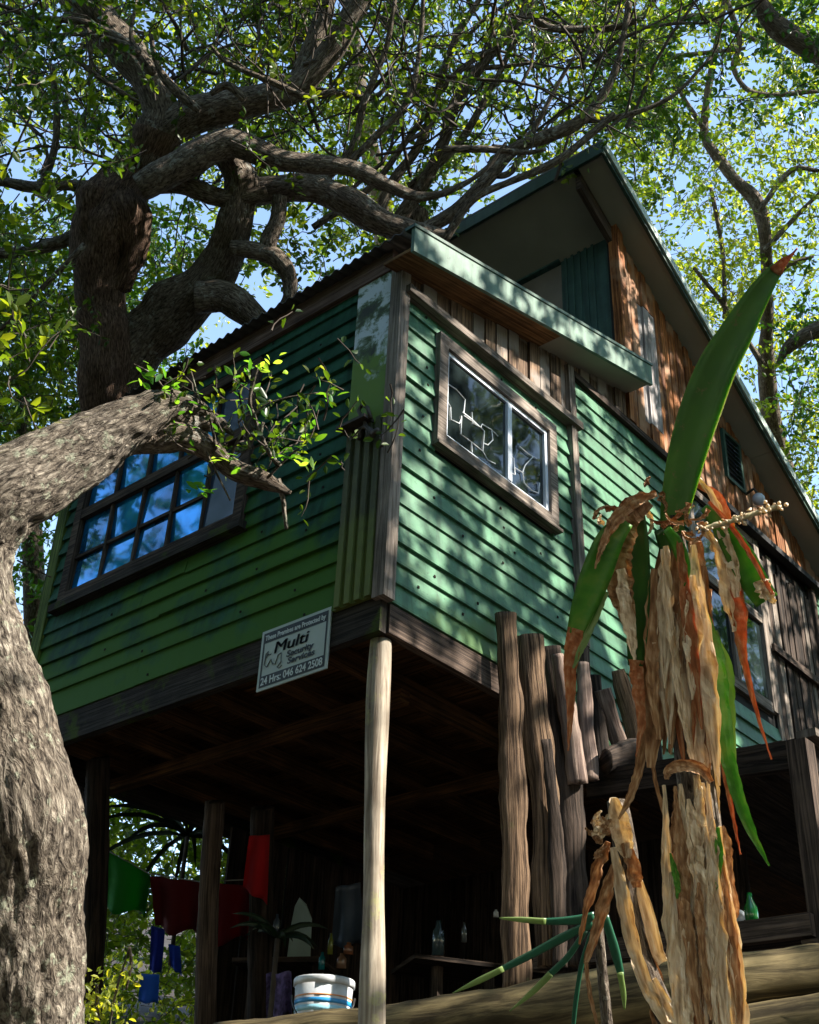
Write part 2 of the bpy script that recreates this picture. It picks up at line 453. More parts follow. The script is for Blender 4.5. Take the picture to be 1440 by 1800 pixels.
# ------------------------------------------------------------------ ground
def ground_h(x, y):
    d = (x - CAM.x) * .747 + (y - CAM.y) * .665
    k = [(-1e3, -4.25), (1.0, -4.2), (5.35, -2.35), (5.75, -1.86), (9, -1.75), (16, .2), (34, 5.5), (1e3, 6)]
    for (a, ha), (b, hb) in zip(k, k[1:]):
        if d <= b:
            t = (d - a) / (b - a)
            h = ha + (hb - ha) * t
            break
    return h + .12 * noise.noise(V((x * .7, y * .7, 0))) * (1 if d > 6 or d < 4.6 else .15)
gx = sorted(set([round(-12 + i * .4, 2) for i in range(80)] + [-200, -120, -60, -35, -20, 24, 35, 60, 120, 200]))
gv = [(x, y, ground_h(x, y)) for y in gx for x in gx]
n_ = len(gx)
gf = [(j * n_ + i, j * n_ + i + 1, (j + 1) * n_ + i + 1, (j + 1) * n_ + i) for j in range(n_ - 1) for i in range(n_ - 1)]
mk('ground', gv, gf, M['soil'], smooth=True, kind='structure')

# ------------------------------------------------------------------ treehouse
house = thing('treehouse', (0, 0, -.13), 'green weatherboard treehouse raised on poles with a shed-roofed room and a taller timber gable', 'house')
EAVE = 2.13
def zroof(x): return 2.07 + .262 * x           # underside of the shed roof
def zmain(x): return 4.30 - .565 * (x - 2.35)    # underside of the main roof

# left (side) wall, plane x = 0
wall = slab('side_wall', (.012, .0, .04), (0, 2.9, 0), (0, 0, 2.12), (.07, 0, 0), M['dark'], house)
WY0, WY1, WZ0, WZ1 = 1.06, 2.74, .84, 2.0
zs = [.06]
while zs[-1] < 2.08: zs.append(zs[-1] + (.165 if len(zs) == 1 else .1135))
nails = Multi()
def lap(name, s0, s1, z0, z1, axis, mat, parent, proud=.024, top=.004):
    """lapped board on the wall: axis 'L' -> plane x=0 facing -x, 'R' -> plane y=0 facing -y"""
    j = random.uniform(-.002, .002)
    sag = random.uniform(-.006, .006)
    pr = proud + random.uniform(-.005, .006)
    rows = []
    for s, dz in ((s0, j), (s1, j + sag)):
        rows.append([(s, z0 + dz, pr), (s, z0 + dz, -.008), (s, z1 + .006 + dz, -.008), (s, z1 + .006 + dz, top), (s, z0 + .012 + dz, pr)])
    vs_ = []
    for rr in rows:
        for s, z, o in rr:
            vs_.append((-o, s, z) if axis == 'L' else (s, -o, z))
    fs = [(i, (i + 1) % 5, 5 + (i + 1) % 5, 5 + i) for i in range(5)] + [(4, 3, 2, 1, 0), (5, 6, 7, 8, 9)]
    if axis == 'L': fs = [tuple(reversed(f)) for f in fs]
    return mk(name, vs_, [tuple(reversed(f)) for f in fs], mat, parent)
for z0, z1 in zip(zs, zs[1:]):
    segs = [(.285, 2.86)]
    if z1 > WZ0 + .02 and z0 < WZ1 - .02: segs = [(.285, WY0 + .02), (WY1 - .02, 2.86)]
    for a, b in segs:
        if b - a > 1.5 and random.random() < .4:
            c_ = random.uniform(a + .5, b - .5)
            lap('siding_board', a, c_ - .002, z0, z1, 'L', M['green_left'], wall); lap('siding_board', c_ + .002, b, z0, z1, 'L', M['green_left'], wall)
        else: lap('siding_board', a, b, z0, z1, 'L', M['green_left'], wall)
    for a, b in segs:
        y = a + .12 + random.random() * .2
        while y < b:
            if random.random() < .3:
                nails.slab((-.023, y, z0 + .03), (0, .012, 0), (0, 0, .012), (-.004, 0, 0))
            y += .4
# mossy end trim on the far left of the wall
slab('end_board', (-.03, 2.84, .0), (0, .04, 2.15), (0, .10, 0), (.06, 0, 0),
     wood('mossy_end_wood', (.05, .08, .02), (.16, .22, .05), hue=.1), house)
# corner: mossy white panel above, ribbed sheet beneath, square corner post
slab('corner_panel', (-.012, .035, 1.08), (0, 0, 1.19), (0, .255, 0), (-.022, 0, 0), M['strip'], house, label='pale corner panel stained with green moss')
rb = Multi()
for k in range(4):
    y = .03 + k * .066
    rb.slab((-.012, y, .05), (0, 0, 1.06), (0, .066, 0), (-.018, 0, 0))
    rb.slab((-.030, y + .012, .052), (0, 0, 1.05), (0, .034, 0), (-.02, 0, 0))
rb.build('ribbed_corner_sheet', M['ribbed'], house)
slab('corner_post', (-.045, -.045, .03), (0, 0, 2.13), (.08, 0, 0), (0, .075, 0), M['trim'], house)
# eave board and corrugated shed roof
slab('eave_board', (-.045, .03, 2.11), (0, 2.87, 0), (0, 0, .15), (.04, 0, 0),
     wood('eave_wood', (.10, .06, .05), (.22, .15, .13), hue=.1), house)
def corr(name, x0, x1, y0, y1, zf, mat, amp=.012, per=.076, thick=.006, **kw):
    n = int((y1 - y0) / per * 8)
    vs_, fs = [], []
    xs = [x0, (x0 + x1) / 2, x1]
    for t in (0, thick):
        for x in xs:
            for i in range(n + 1):
                y = y0 + (y1 - y0) * i / n
                vs_.append((x, y, zf(x) + amp * math.sin(2 * math.pi * y / per) + t))
    m = n + 1
    for l in (0, 1):
        for a in (0, 1):
            for i in range(n):
                q = (l * 3 * m + a * m + i, l * 3 * m + a * m + i + 1, l * 3 * m + (a + 1) * m + i + 1, l * 3 * m + (a + 1) * m + i)
                fs.append(q if l == 0 else tuple(reversed(q)))
    for a in (0, 2):
        for i in range(n):
            fs.append((a * m + i, 3 * m + a * m + i, 3 * m + a * m + i + 1, a * m + i + 1))
    return mk(name, vs_, fs, mat, house, **kw)
corr('roof_sheet', -.13, 2.36, -.14, 2.98, lambda x: zroof(x) + .20, M['roof'])
# gable barge board of the shed roof with its brown soffit
o = V((-.155, -.205, zroof(-.155) - .02)); e = V((2.375, -.205, zroof(2.375) - .02))
slab('barge_board', o, e - o, (0, 0, .175), (0, -.022, 0), M['green_barge'], house, label='pale green barge board dappled with sun')
slab('roof_flashing', o + V((-.01, -.03, .172)), e - o + V((.02, 0, 0)), (0, 0, .022), (0, .07, 0), M['green_dark'], house)
s0 = V((-.15, -.20, zroof(-.15))); s1 = V((1.30, -.20, zroof(1.30))); s2 = V((2.372, -.20, zroof(2.372)))
slab('soffit_board', s0, s1 - s0, (0, .195, 0), (0, 0, .02), M['soffit_brown'], house)
slab('soffit_board', s1, s2 - s1, (0, .195, 0), (0, 0, .02), M['soffit'], house)
slab('roof_deck', (-.02, .03, zroof(-.02) + .05), (2.37, 0, .262 * 2.37), (0, 2.87, 0), (0, 0, .03), M['dark'], house)

# front wall, plane y = 0
fw = slab('front_wall', (.03, .012, .03), (1.66, 0, 0), (0, 0, 1.98), (0, .07, 0), M['dark'], house)
mz = [.035 + i * .1135 for i in range(18)]
VX0, VX1, VZ0, VZ1 = .30, 1.43, 1.10, 1.85
for z0, z1 in zip(mz, mz[1:]):
    segs = [(.036, 1.615)]
    if z1 > VZ0 + .02 and z0 < VZ1 - .02: segs = [(.036, VX0 + .02), (VX1 - .02, 1.615)]
    for a, b in segs: lap('siding_board', a, b, z0, z1, 'R', M['green'], fw, proud=.021)
    for a, b in segs:
        x = a + .15 + random.random() * .2
        while x < b - .05:
            if random.random() < .35:
                nails.slab((x, -.019, z0 + .04), (.013, 0, 0), (0, 0, .013), (0, -.004, 0))
            x += .35
nails.build('nail_heads', M['nail'], house, kind='stuff')
# divider post between the two siding fields
slab('divider_post', (1.645, -.05, .45), (-.055, 0, 2.0), (.065, 0, 0), (0, .05, 0), M['trim'], house)
slab('divider_post', (1.655, -.045, -.15), (-.01, 0, .60), (.062, 0, 0), (0, .045, 0), M['trimdark'], house)
# ledge and the battens above it
slab('ledge', (-.0, -.075, 1.925), (1.70, 0, .045), (0, 0, .05), (0, .07, 0), M['trim'], house)
slab('ledge_backing', (.03, -.012, 1.93), (1.66, 0, .045), (0, 0, .11), (0, .03, 0), M['trimdark'], house)
uw = slab('upper_wall', (.03, .012, 2.0), (2.36, 0, 0), (0, 0, .1), (0, .07, 0), M['dark'], house)
uw2 = Multi()
x = .05
while x < 2.34:
    w = random.uniform(.095, .13)
    if x + w > 2.36: w = 2.36 - x
    zb = 1.99 if x < 1.6 else 2.45
    zt0, zt1 = zroof(x) + .04, zroof(x + w) + .04
    d = random.uniform(.012, .03)
    g = random.uniform(.006, .014)
    if zt0 - zb > .03:
        slab('batten', (x, .01, zb), (0, 0, (zt0 + zt1) / 2 - zb - .035), (w - g, 0, 0), (0, -d - .01, 0), M['batten'], uw)
    x += w
mkv = [(.03, .012, 2.09), (2.39, .012, 2.09), (2.39, .012, zroof(2.39)), (.03, .012, zroof(.03) + .03)]
mk('sheathing', mkv, [(0, 1, 2, 3)], M['dark'], uw)

# perimeter beams and corner pole
slab('side_beam', (-.012, .0, -.13), (0, 2.92, 0), (0, 0, .185), (.05, 0, 0), M['beam'], house)
slab('front_beam', (.04, -.015, -.125), (.92, 0, 0), (0, 0, .15), (0, .05, 0), M['trimdark'], house)
slab('back_beam', (.0, 2.86, -.14), (6.2, 0, 0), (0, 0, .18), (0, .05, 0), M['beam'], house)
for i, y in enumerate([.42, .84, 1.26, 1.68, 2.1, 2.52]):
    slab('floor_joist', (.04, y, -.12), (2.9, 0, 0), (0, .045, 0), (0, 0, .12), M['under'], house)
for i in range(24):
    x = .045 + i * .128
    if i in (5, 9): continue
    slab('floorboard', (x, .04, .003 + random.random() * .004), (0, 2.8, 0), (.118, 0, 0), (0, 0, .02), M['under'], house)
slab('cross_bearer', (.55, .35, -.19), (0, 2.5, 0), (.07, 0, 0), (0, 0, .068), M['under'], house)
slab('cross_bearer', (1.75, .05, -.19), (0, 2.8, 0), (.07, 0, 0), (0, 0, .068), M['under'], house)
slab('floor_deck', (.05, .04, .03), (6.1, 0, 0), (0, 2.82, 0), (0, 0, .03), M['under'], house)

# big mullioned window on the side wall
def frame_ring(mm, ax, s0, s1, z0, z1, w, proud, depth):
    """four slabs round an opening; ax L / R"""
    def b(sa, za, sb, zb):
        if ax == 'L': mm.slab((-proud, sa, za), (0, sb - sa, 0), (0, 0, zb - za), (depth, 0, 0))
        else: mm.slab((sa, -proud, za), (sb - sa, 0, 0), (0, 0, zb - za), (0, depth, 0))
    b(s0, z0, s0 + w, z1); b(s1 - w, z0, s1, z1); b(s0 + w, z0, s1 - w, z0 + w); b(s0 + w, z1 - w, s1 - w, z1)
w1 = Multi(); frame_ring(w1, 'L', WY0, WY1, WZ0, WZ1, .07, .045, .05)
win = w1.build('window', M['trimdark'], house, label='wide many-paned window with bright blue glass')
slab('sill', (-.075, WY0 - .03, WZ0 - .055), (0, WY1 - WY0 + .06, 0), (0, 0, .05), (.08, 0, 0), M['beam'], win)
slab('transom', (-.042, WY0 + .07, 1.455), (0, WY1 - WY0 - .14, 0), (0, 0, .07), (.045, 0, 0), M['trimdark'], win)
cols = [WY1 - .07, 2.36, 2.045, 1.735, 1.43, WY0 + .07]
rows_ = [(WZ0 + .075, 1.165), (1.175, 1.455), (1.525, 1.93)]
for (ya, yb) in zip(cols, cols[1:]):
    for ri, (za, zb) in enumerate(rows_):
        grey = yb < 1.2 and ri < 2
        if grey and ri == 1: continue
        zz = (rows_[0][0], rows_[1][1]) if grey else (za, zb)
        tilt = random.uniform(-.012, .012)
        slab('pane', (-.004 + tilt, yb + .008, zz[0]), (0, ya - yb - .016, 0), (-tilt * 1.6, 0, zz[1] - zz[0]), (.004, 0, 0), M['greypane'] if (grey or (yb < 1.2)) else M['blue'], win)
for y in cols[1:-1]:
    slab('muntin', (-.026, y - .011, WZ0 + .07), (0, 0, 1.455 - WZ0 - .07), (0, .022, 0), (.022, 0, 0), M['trimdark'], win)
    slab('muntin', (-.026, y - .011, 1.525), (0, 0, .405), (0, .022, 0), (.022, 0, 0), M['trimdark'], win)
slab('muntin', (-.022, 1.432, 1.158), (0, WY1 - .07 - 1.432, 0), (0, 0, .022), (.018, 0, 0), M['trimdark'], win)

# leadlight window on the front wall
w2 = Multi(); frame_ring(w2, 'R', VX0, VX1, VZ0, VZ1, .075, .05, .055)
lw = w2.build('window', M['trim'], house, label='sliding window with white leadlight lines in the glass')
slab('sill', (VX0 - .01, -.07, VZ0 - .022), (VX1 - VX0 + .02, 0, 0), (0, 0, .02), (0, .065, 0), M['trim'], lw)
a_ = Multi(); frame_ring(a_, 'R', VX0 + .075, VX1 - .075, VZ0 + .075, VZ1 - .075, .028, .03, .03)
a_.slab((.945, -.036, VZ0 + .105), (0, 0, VZ1 - VZ0 - .21), (.04, 0, 0), (0, .03, 0))
a_.build('sash_frame', M['alu'], lw)
slab('pane', (VX0 + .103, -.018, VZ0 + .103), (.54, 0, 0), (0, .0, VZ1 - VZ0 - .206), (0, .004, 0), M['dark_glass'], lw)
slab('pane', (.985, -.010, VZ0 + .103), (.342, 0, 0), (0, -.001, VZ1 - VZ0 - .206), (0, .004, 0), M['dark_glass'], lw)
def lead(pts):
    P = [on(760 + a / 4.5, 560 + b / 4.5, 1, -.021) for a, b in pts]
    P = [V((min(max(p.x, VX0 + .11), VX1 - .11), p.y, min(max(p.z, VZ0 + .11), VZ1 - .11))) for p in P]
    tube('lead_line', P, .0034, M['lead'], lw, sides=5, smooth=False)
lead([(232, 770), (228, 915), (310, 975), (400, 1050), (412, 890), (318, 800), (240, 740)])
lead([(315, 740), (320, 830), (385, 860), (250, 765)])
lead([(310, 975), (316, 1060)]); lead([(410, 985), (440, 1000)])
lead([(110, 650), (145, 700), (150, 800), (215, 830)])
lead([(385, 860), (395, 835), (470, 880), (520, 930)])
lead([(600, 1062), (645, 1105), (655, 1235), (612, 1215)]); lead([(655, 1180), (715, 1218), (735, 1160), (800, 1090)])
lead([(715, 1218), (728, 1300), (785, 1358)]); lead([(130, 520), (190, 560), (260, 640), (250, 740)]); lead([(400, 1050), (440, 1120), (500, 1150)]); lead([(215, 830), (232, 790)]); lead([(470, 880), (480, 960), (440, 1000)]); lead([(785, 1358), (840, 1380), (850, 1300)]); lead([(690, 1010), (760, 1070), (830, 1110)])

# ------------------------------------------------ main house behind
gw = slab('main_front_wall', (1.70, .012, -.12), (4.6, 0, 0), (0, 0, 2.54), (0, .07, 0), M['dark'], house)
z = -.1
BX0, BX1, BZ0, BZ1 = 3.12, 5.15, .92, 2.33
while z < 2.36:
    z1 = min(z + .1135, 2.40)
    segs = [(1.715, 6.2)]
    if z1 > BZ0 and z < BZ1: segs = [(1.715, BX0), (BX1, 6.2)]
    for a, b in segs: lap('siding_board', a, b, z, z1, 'R', M['green'], gw, proud=.021)
    z = z1
slab('trim_board', (1.68, -.04, 2.40), (4.6, 0, 0), (0, 0, .05), (0, .05, 0), M['trimdark'], house)
# timber cladding on the gable
gable = mk('gable_wall', [(2.36, .02, 2.42), (6.25, .02, 2.42), (6.25, .02, max(2.43, zmain(6.25))), (5.6, .02, zmain(5.6)), (2.36, .02, zmain(2.36) + .04),
                          (2.36, .06, 2.42), (6.25, .06, 2.42), (6.25, .06, max(2.43, zmain(6.25))), (5.6, .06, zmain(5.6)), (2.36, .06, zmain(2.36) + .04)],
           [(0, 1, 2, 3, 4), (9, 8, 7, 6, 5), (0, 5, 6, 1), (4, 3, 8, 9), (0, 4, 9, 5)], M['dark'], house)
palewood = wood('sun_patch_pale_wood', (.22, .19, .18), (.50, .47, .46), hue=.1)  # whitish boards, with the sun patch on them put into the colour
x = 2.45
while x < 5.65:
    w = random.uniform(.055, .10)
    zt = zmain(x + w) + .02
    g = random.uniform(.004, .012); d = random.uniform(.008, .028)
    pale = 2.58 < x < 2.80
    if pale:
        zp = min(zt, 3.72)
        slab('pale_sun_patch_board', (x, .018, 2.62), (0, 0, zp - 2.62), (w - .004, 0, 0), (0, -d - .02, 0), palewood, gable, label='whitish board among the orange cladding, sun patch put into its colour')
        if zt > zp + .05: slab('cladding_board', (x, .018, zp + .01), (0, 0, zt - zp - .01), (w - g, 0, 0), (0, -d - .02, 0), M['orange'], gable)
        slab('cladding_board', (x, .018, 2.455), (0, 0, .16), (w - g, 0, 0), (0, -d - .02, 0), M['orange'], gable)
    elif zt > 2.5:
        lou = 3.83 < x + w and x < 4.13
        if lou and zt > 3.2:
            slab('cladding_board', (x, .018, 2.455), (0, 0, .31), (w - g, 0, 0), (0, -d - .02, 0), M['orange'], gable)
            if zt > 3.27: slab('cladding_board', (x, .018, 3.24), (0, 0, zt - 3.24), (w - g, 0, 0), (0, -d - .02, 0), M['orange'], gable)
        else:
            slab('cladding_board', (x, .018, 2.455), (random.uniform(-.006, .006), 0, zt - 2.455), (w - g, 0, 0), (0, -d - .02, 0), M['orange'], gable)
    x += w
slab('gable_corner_post', (2.36, -.045, 2.46), (-.02, 0, 1.90), (.085, 0, 0), (0, .08, 0), M['orange'], house)
# louvre window
lf = Multi(); frame_ring(lf, 'R', 3.83, 4.13, 2.76, 3.24, .03, .035, .05)
lv = lf.build('window', M['green_dark'], house, label='small green-grey louvre window high on the gable')
for k in range(9):
    zz = 2.80 + k * .045
    slab('louvre', (3.86, -.035, zz), (.24, 0, 0), (0, .03, .032), (0, .002, -.003), M['greypane'], lv)
# green ribbed metal cheek wall facing left, and the beige opening
ch = slab('cheek_wall', (2.42, .03, 2.5), (0, 3.3, 0), (0, 0, 1.85), (.05, 0, 0), M['dark'], house)
cm = Multi()
cm.slab((2.40, .036, 2.5), (0, .47, 0), (0, 0, 1.83), (.02, 0, 0))
for k in range(5):
    cm.slab((2.388, .20 + k * .062, 2.502), (0, 0, 1.826), (0, .022, 0), (.013, 0, 0))
cm.build('ribbed_metal_sheet', M['green_metal'], house)
slab('opening_trim', (2.37, .51, 4.27), (0, 1.6, 0), (0, 0, .07), (.05, 0, 0), M['green_metal'], house)
slab('beige_panel', (2.405, .51, 2.5), (0, 2.6, 0), (0, 0, 1.75), (.015, 0, 0), plain('beige_board', (.20, .17, .14), .7, var=.1), house)
# main roof: soffit, sheet, rafter, barge
def onroof(x, y, dz=0): return V((x, y, zmain(x) + dz))
def roofslab(name, x0, x1, y0, y1, dz, t, mat, **kw):
    a = onroof(x0, y0, dz); b = onroof(x1, y0, dz)
    return slab(name, a, b - a, (0, y1 - y0, 0), (0, 0, t), mat, house, **kw)
for xa, xb in ((1.90, 4.30), (4.306, 6.6)):
    roofslab('gable_soffit', xa, xb, -.215, -.003, .0, .012, M['soffit'])
roofslab('high_soffit', 1.90, 2.40, .045, 3.4, .0, .012, M['soffit'])
roofslab('main_roof_sheet', 1.86, 6.8, -.24, 3.5, .08, .02, M['roof'])
roofslab('roof_core', 2.45, 6.5, .1, 3.4, .02, .05, M['dark'])
roofslab('gable_barge', 1.87, 6.7, -.245, -.220, -.02, .105, M['green_dark'])
roofslab('gable_flashing', 1.865, 6.7, -.262, -.247, .02, .09, plain('sunlit_flashing', (.34, .40, .36), .4, .3, var=.4, scale=14))  # pale blotches stand for sunlight on the dark green flashing
slab('high_fascia', onroof(1.878, -.24, -.03), (0, 3.7, 0), (0, 0, .11), (-.022, 0, 0), M['green_dark'], house)
roofslab('rafter', 1.93, 2.46, -.0, .045, -.15, .147, M['trimdark'])
# rear walls closing the volumes
slab('rear_wall', (.0, 2.84, .04), (2.4, 0, 0), (0, 0, 2.5), (0, .05, 0), M['dark'], house)
slab('rear_wall', (2.4, 3.4, .04), (4.0, 0, 0), (0, 0, 2.3), (0, .05, 0), M['dark'], house)
slab('end_wall', (6.25, .02, -.1), (0, 3.3, 0), (0, 0, 2.3), (.05, 0, 0), M['dark'], house)
# ground-floor windows and plank door at the right
bw = Multi()
bw.slab((3.12, -.035, .92), (0, 0, 1.45), (.07, 0, 0), (0, .05, 0)); bw.slab((4.14, -.035, .92), (0, 0, 1.45), (.08, 0, 0), (0, .05, 0))
bw.slab((3.19, -.03, .90), (.95, 0, 0), (0, 0, .08), (0, .045, 0)); bw.slab((3.19, -.03, 1.62), (.95, 0, 0), (0, 0, .07), (0, .045, 0)); bw.slab((3.19, -.03, 2.30), (.95, 0, 0), (0, 0, .06), (0, .045, 0))
fwn = bw.build('window', M['trim'], house, label='tall timber window beside the plank door')
slab('muntin', (3.63, -.03, .98), (0, 0, .64), (.05, 0, 0), (0, .04, 0), M['trim'], fwn)
slab('muntin', (3.63, -.03, 1.69), (0, 0, .61), (.05, 0, 0), (0, .04, 0), M['alu'], fwn)
for xa, xb in ((3.195, 3.625), (3.685, 4.135)):
    for za, zb in ((.985, 1.615), (1.695, 2.295)):
        slab('pane', (xa, -.005, za), (xb - xa, 0, 0), (0, 0, zb - za), (0, .004, 0), M['dark_glass'], fwn)
dr = slab('door', (4.24, -.0, .25), (.92, 0, 0), (0, 0, 2.07), (0, .03, 0), M['dark'], house, label='dark weathered plank door with rough boards')
x = 4.24
while x < 5.12:
    w = random.uniform(.05, .10)
    slab('plank', (x, -.004, .25 + random.random() * .1), (random.uniform(-.01, .01), 0, 2.03 - random.random() * .1), (w - .012, 0, 0), (0, -random.uniform(.012, .035), 0), random.choice([M['postdark'], M['trimdark'], M['trim']]), dr)
    x += w
slab('ledge_rail', (4.22, -.065, 1.42), (.95, 0, 0), (0, 0, .06), (0, .025, 0), M['trimdark'], dr)
slab('lintel', (3.6, -.10, 2.36), (1.75, 0, 0), (0, 0, .05), (0, .06, 0), M['dark'], house)
slab('door_jamb', (5.14, -.05, .2), (0, 0, 2.16), (.06, 0, 0), (0, .05, 0), M['trimdark'], house)

# ------------------------------------------------ round lamp by the gable
lampl = thing('wall_lamp', (4.15, -.12, 2.60), 'round glass wall lamp on the orange cladding above the door lintel', 'lamp')
sph = []
for i in range(9):
    t = math.pi * i / 8
    sph.append((4.15, -.12, 2.69 - .055 * math.cos(t)))
tube('lamp_globe', [V(p) for p in sph], [max(.004, .052 * math.sin(math.pi * i / 8)) for i in range(9)], plain('frosted_glass', (.45, .48, .58), .15, coat=.5), lampl, sides=16)
tube('lamp_bracket', [V((4.15, .0, 2.77)), V((4.15, -.09, 2.80)), V((4.15, -.12, 2.742))], .012, M['iron'], lampl, sides=6)

# ------------------------------------------------ security sign
SY0, SY1, SZ0, SZ1 = .79, .312, -.243, .085
sign = thing('security_sign', (-.03, (SY0 + SY1) / 2, SZ0), 'white and black security company sign screwed to the dark beam beside the corner pole', 'sign')
white = plain('sign_white', (.40, .46, .42), .5, var=.08)
black = plain('sign_black', (.008, .012, .016), .5)
slab('sign_board', (-.0155, SY1, SZ0), (0, SY0 - SY1, 0), (0, 0, SZ1 - SZ0), (-.008, 0, 0), white, sign)
h_ = SZ1 - SZ0; wd = SY0 - SY1
bm_ = Multi()
def sr(u0, v0, u1, v1):   # u from the sign's left, v from its bottom, in metres
    bm_.slab((-.0238, SY0 - u1, SZ0 + v0), (0, u1 - u0, 0), (0, 0, v1 - v0), (-.0012, 0, 0))
sr(.016, .014, wd - .016, .075)
sr(.016, h_ - .072, wd - .016, h_ - .016)
sr(.016, .075, .026, h_ - .072); sr(wd - .026, .075, wd - .016, h_ - .072)
bm_.build('printed_border', black, sign)
dg = None
def text(s, u, v, size, mat, bold=.0, shear=0, width=None, name='lettering'):
    cu = bpy.data.curves.new('t', 'FONT'); cu.body = s; cu.size = size; cu.offset = bold; cu.shear = shear
    cu.extrude = .0006
    ob = bpy.data.objects.new('t', cu); COL.objects.link(ob)
    bpy.context.view_layer.update()
    d = bpy.context.evaluated_depsgraph_get()
    me = bpy.data.meshes.new_from_object(ob.evaluated_get(d))
    vv = np.array([tuple(q.co) for q in me.vertices]); ff = [tuple(p.vertices) for p in me.polygons]
    COL.objects.unlink(ob); bpy.data.objects.remove(ob)
    lo, hi = vv.min(0), vv.max(0)
    k = (width / (hi[0] - lo[0])) if width else 1
    out = np.zeros_like(vv)
    out[:, 1] = SY0 - (u + (vv[:, 0] - lo[0]) * k); out[:, 2] = SZ0 + v + vv[:, 1]; out[:, 0] = -.0262 - vv[:, 2]
    mk(name, out, ff, mat, sign)
wl = plain('sign_white_print', (.55, .6, .58), .5, var=.03)
text('These Premises are Protected by', .030, h_ - .058, .038, wl, .0008, width=wd - .06)
text('~', .055, .170, .05, black, .001)
for k_ in (-.0025, 0, .0025): text('Multi', .105 + k_, .180, .088, black, 0, .15, width=.235)
text('Security', .195, .135, .046, black, .0012, .15, width=.185)
text('Services', .205, .096, .046, black, .0012, .15, width=.185)
text('24 Hrs: 046 624 2508', .028, .026, .056, wl, .0009, width=wd - .058)
lg = [(.045, .195), (.040, .135), (.060, .118), (.085, .155), (.100, .125), (.120, .120), (.135, .165), (.155, .170), (.160, .120), (.135, .098), (.150, .088), (.168, .100)]
tube('sign_logo', [V((-.0255, SY0 - a, SZ0 + b)) for a, b in lg], .0028, plain('logo_grey', (.06, .07, .07), .5), sign, sides=4, smooth=False)
tube('sign_logo', [V((-.0255, SY0 - a, SZ0 + b)) for a, b in [(.045, .195), (.06, .205), (.05, .17)]], .0022, plain('logo_grey2', (.08, .09, .09), .5), sign, sides=4, smooth=False)

# ------------------------------------------------ broken lamp bracket on the corner
br = thing('lantern_bracket', (-.06, .2, 1.08), 'rusty broken lantern bracket on the mossy corner panel', 'bracket')
slab('shelf_plate', (-.11, .10, 1.085), (0, .20, 0), (.10, 0, 0), (0, 0, .018), M['iron'], br)
def bp(px, py, x=-.07): return on(px, py, 0, x)
tube('bent_arm', [bp(648, 775), bp(646, 755), bp(640, 740), bp(630, 722), bp(636, 712), bp(646, 716), bp(652, 735)], .011, M['iron'], br, sides=7)
tube('hook', [bp(652, 775), bp(662, 758), bp(672, 764), bp(671, 785)], .009, M['iron'], br, sides=7)
tube('cage', [bp(633, 772), bp(632, 756), bp(642, 750), bp(652, 757), bp(652, 772)], .016, M['iron'], br, sides=7, lump=.4, lscale=20)
tube('cap', [bp(655, 762, -.08), bp(666, 756, -.08)], .017, M['iron'], br, sides=8)

# ------------------------------------------------ posts and logs
def rough_post(name, pl, dep=None, plane=None, mat='post', sides=26, flat=.6, lump=.34, **kw):
    if plane is not None:
        pts, rad = [], []
        for a in catmull([(p[0], p[1], p[2]) for p in pl], 16):
            P = on(a[0], a[1], 1, plane); pts.append(P); rad.append(a[2] / 2 * (P - CAM).dot(CF) / FPX)
    else: pts, rad = pxpath(pl, dep, 8)
    return tube(name, pts, rad, M[mat], sides=sides, lump=lump, lscale=5, furrow=.007, seed=random.random() * 50, flat=flat, base=True, smooth=True, away=CF, **kw)
pts = [V((.075, .065, -.135)), V((.085, .07, -.5)), V((.11, .075, -1.0)), V((.15, .08, -1.5)), V((.19, .085, -2.2))]
pp = [V(p) for p in catmull(pts, 10)]
tube('support_pole', pp, [.050 - .008 * i / len(pp) * 0 + .006 * math.sin(i * .21) for i in range(len(pp))], M['pole'], sides=20, lump=.06, base=True,
     label='pale peeled round pole standing under the front corner of the house', cat='pole')
PL = 'rough split posts standing beside the deck'
rough_post('split_post', [(908, 1742, 52), (905, 1500, 48), (897, 1250, 42), (889, 1079, 36)], plane=-.12, label='tallest rough brown split post at the left end of the row, drilled with small holes', cat='post', group=PL)
rough_post('split_post', [(965, 1700, 48), (956, 1400, 52), (942, 1250, 50), (930, 1118, 44)], plane=-.09, label='grey brown cracked split post just right of the tallest one', cat='post', group=PL)
rough_post('split_post', [(1010, 1700, 56), (1003, 1500, 55), (985, 1280, 55), (966, 1138, 36)], plane=-.06, mat='postdark', label='dark broad split post with a slanted top, third in the row', cat='post', group=PL)
rough_post('split_post', [(1016, 1378, 34), (1000, 1260, 30), (980, 1150, 18)], plane=-.14, mat='postpink', label='narrow split post with pale lit foot ending on the deck beam', cat='post', group=PL)
rough_post('split_post', [(1038, 1372, 30), (1030, 1260, 28), (1024, 1165, 24)], plane=-.12, mat='postpink', label='smooth rosy grey post beside the hanging orange leaf tip', cat='post', group=PL)
rough_post('split_post', [(1060, 1368, 30), (1050, 1250, 28), (1043, 1188, 22)], plane=-.08, mat='postdark', label='dark short post left of the two leaning offcuts', cat='post', group=PL)
rough_post('split_post', [(1090, 1310, 30), (1072, 1255, 32), (1060, 1212, 28)], plane=-.13, mat='postpink', flat=.4, label='short pale flat topped offcut leaning left', cat='post', group=PL)
rough_post('split_post', [(1120, 1310, 30), (1103, 1240, 30), (1086, 1178, 22)], plane=-.10, mat='post', flat=.4, label='cracked leaning offcut beside the short pale one', cat='post', group=PL)
rough_post('split_post', [(1150, 1345, 34), (1135, 1270, 34), (1122, 1210, 30)], plane=-.12, mat='postdark', flat=.5, label='dark offcut half hidden by the hanging dry leaves', cat='post', group=PL)
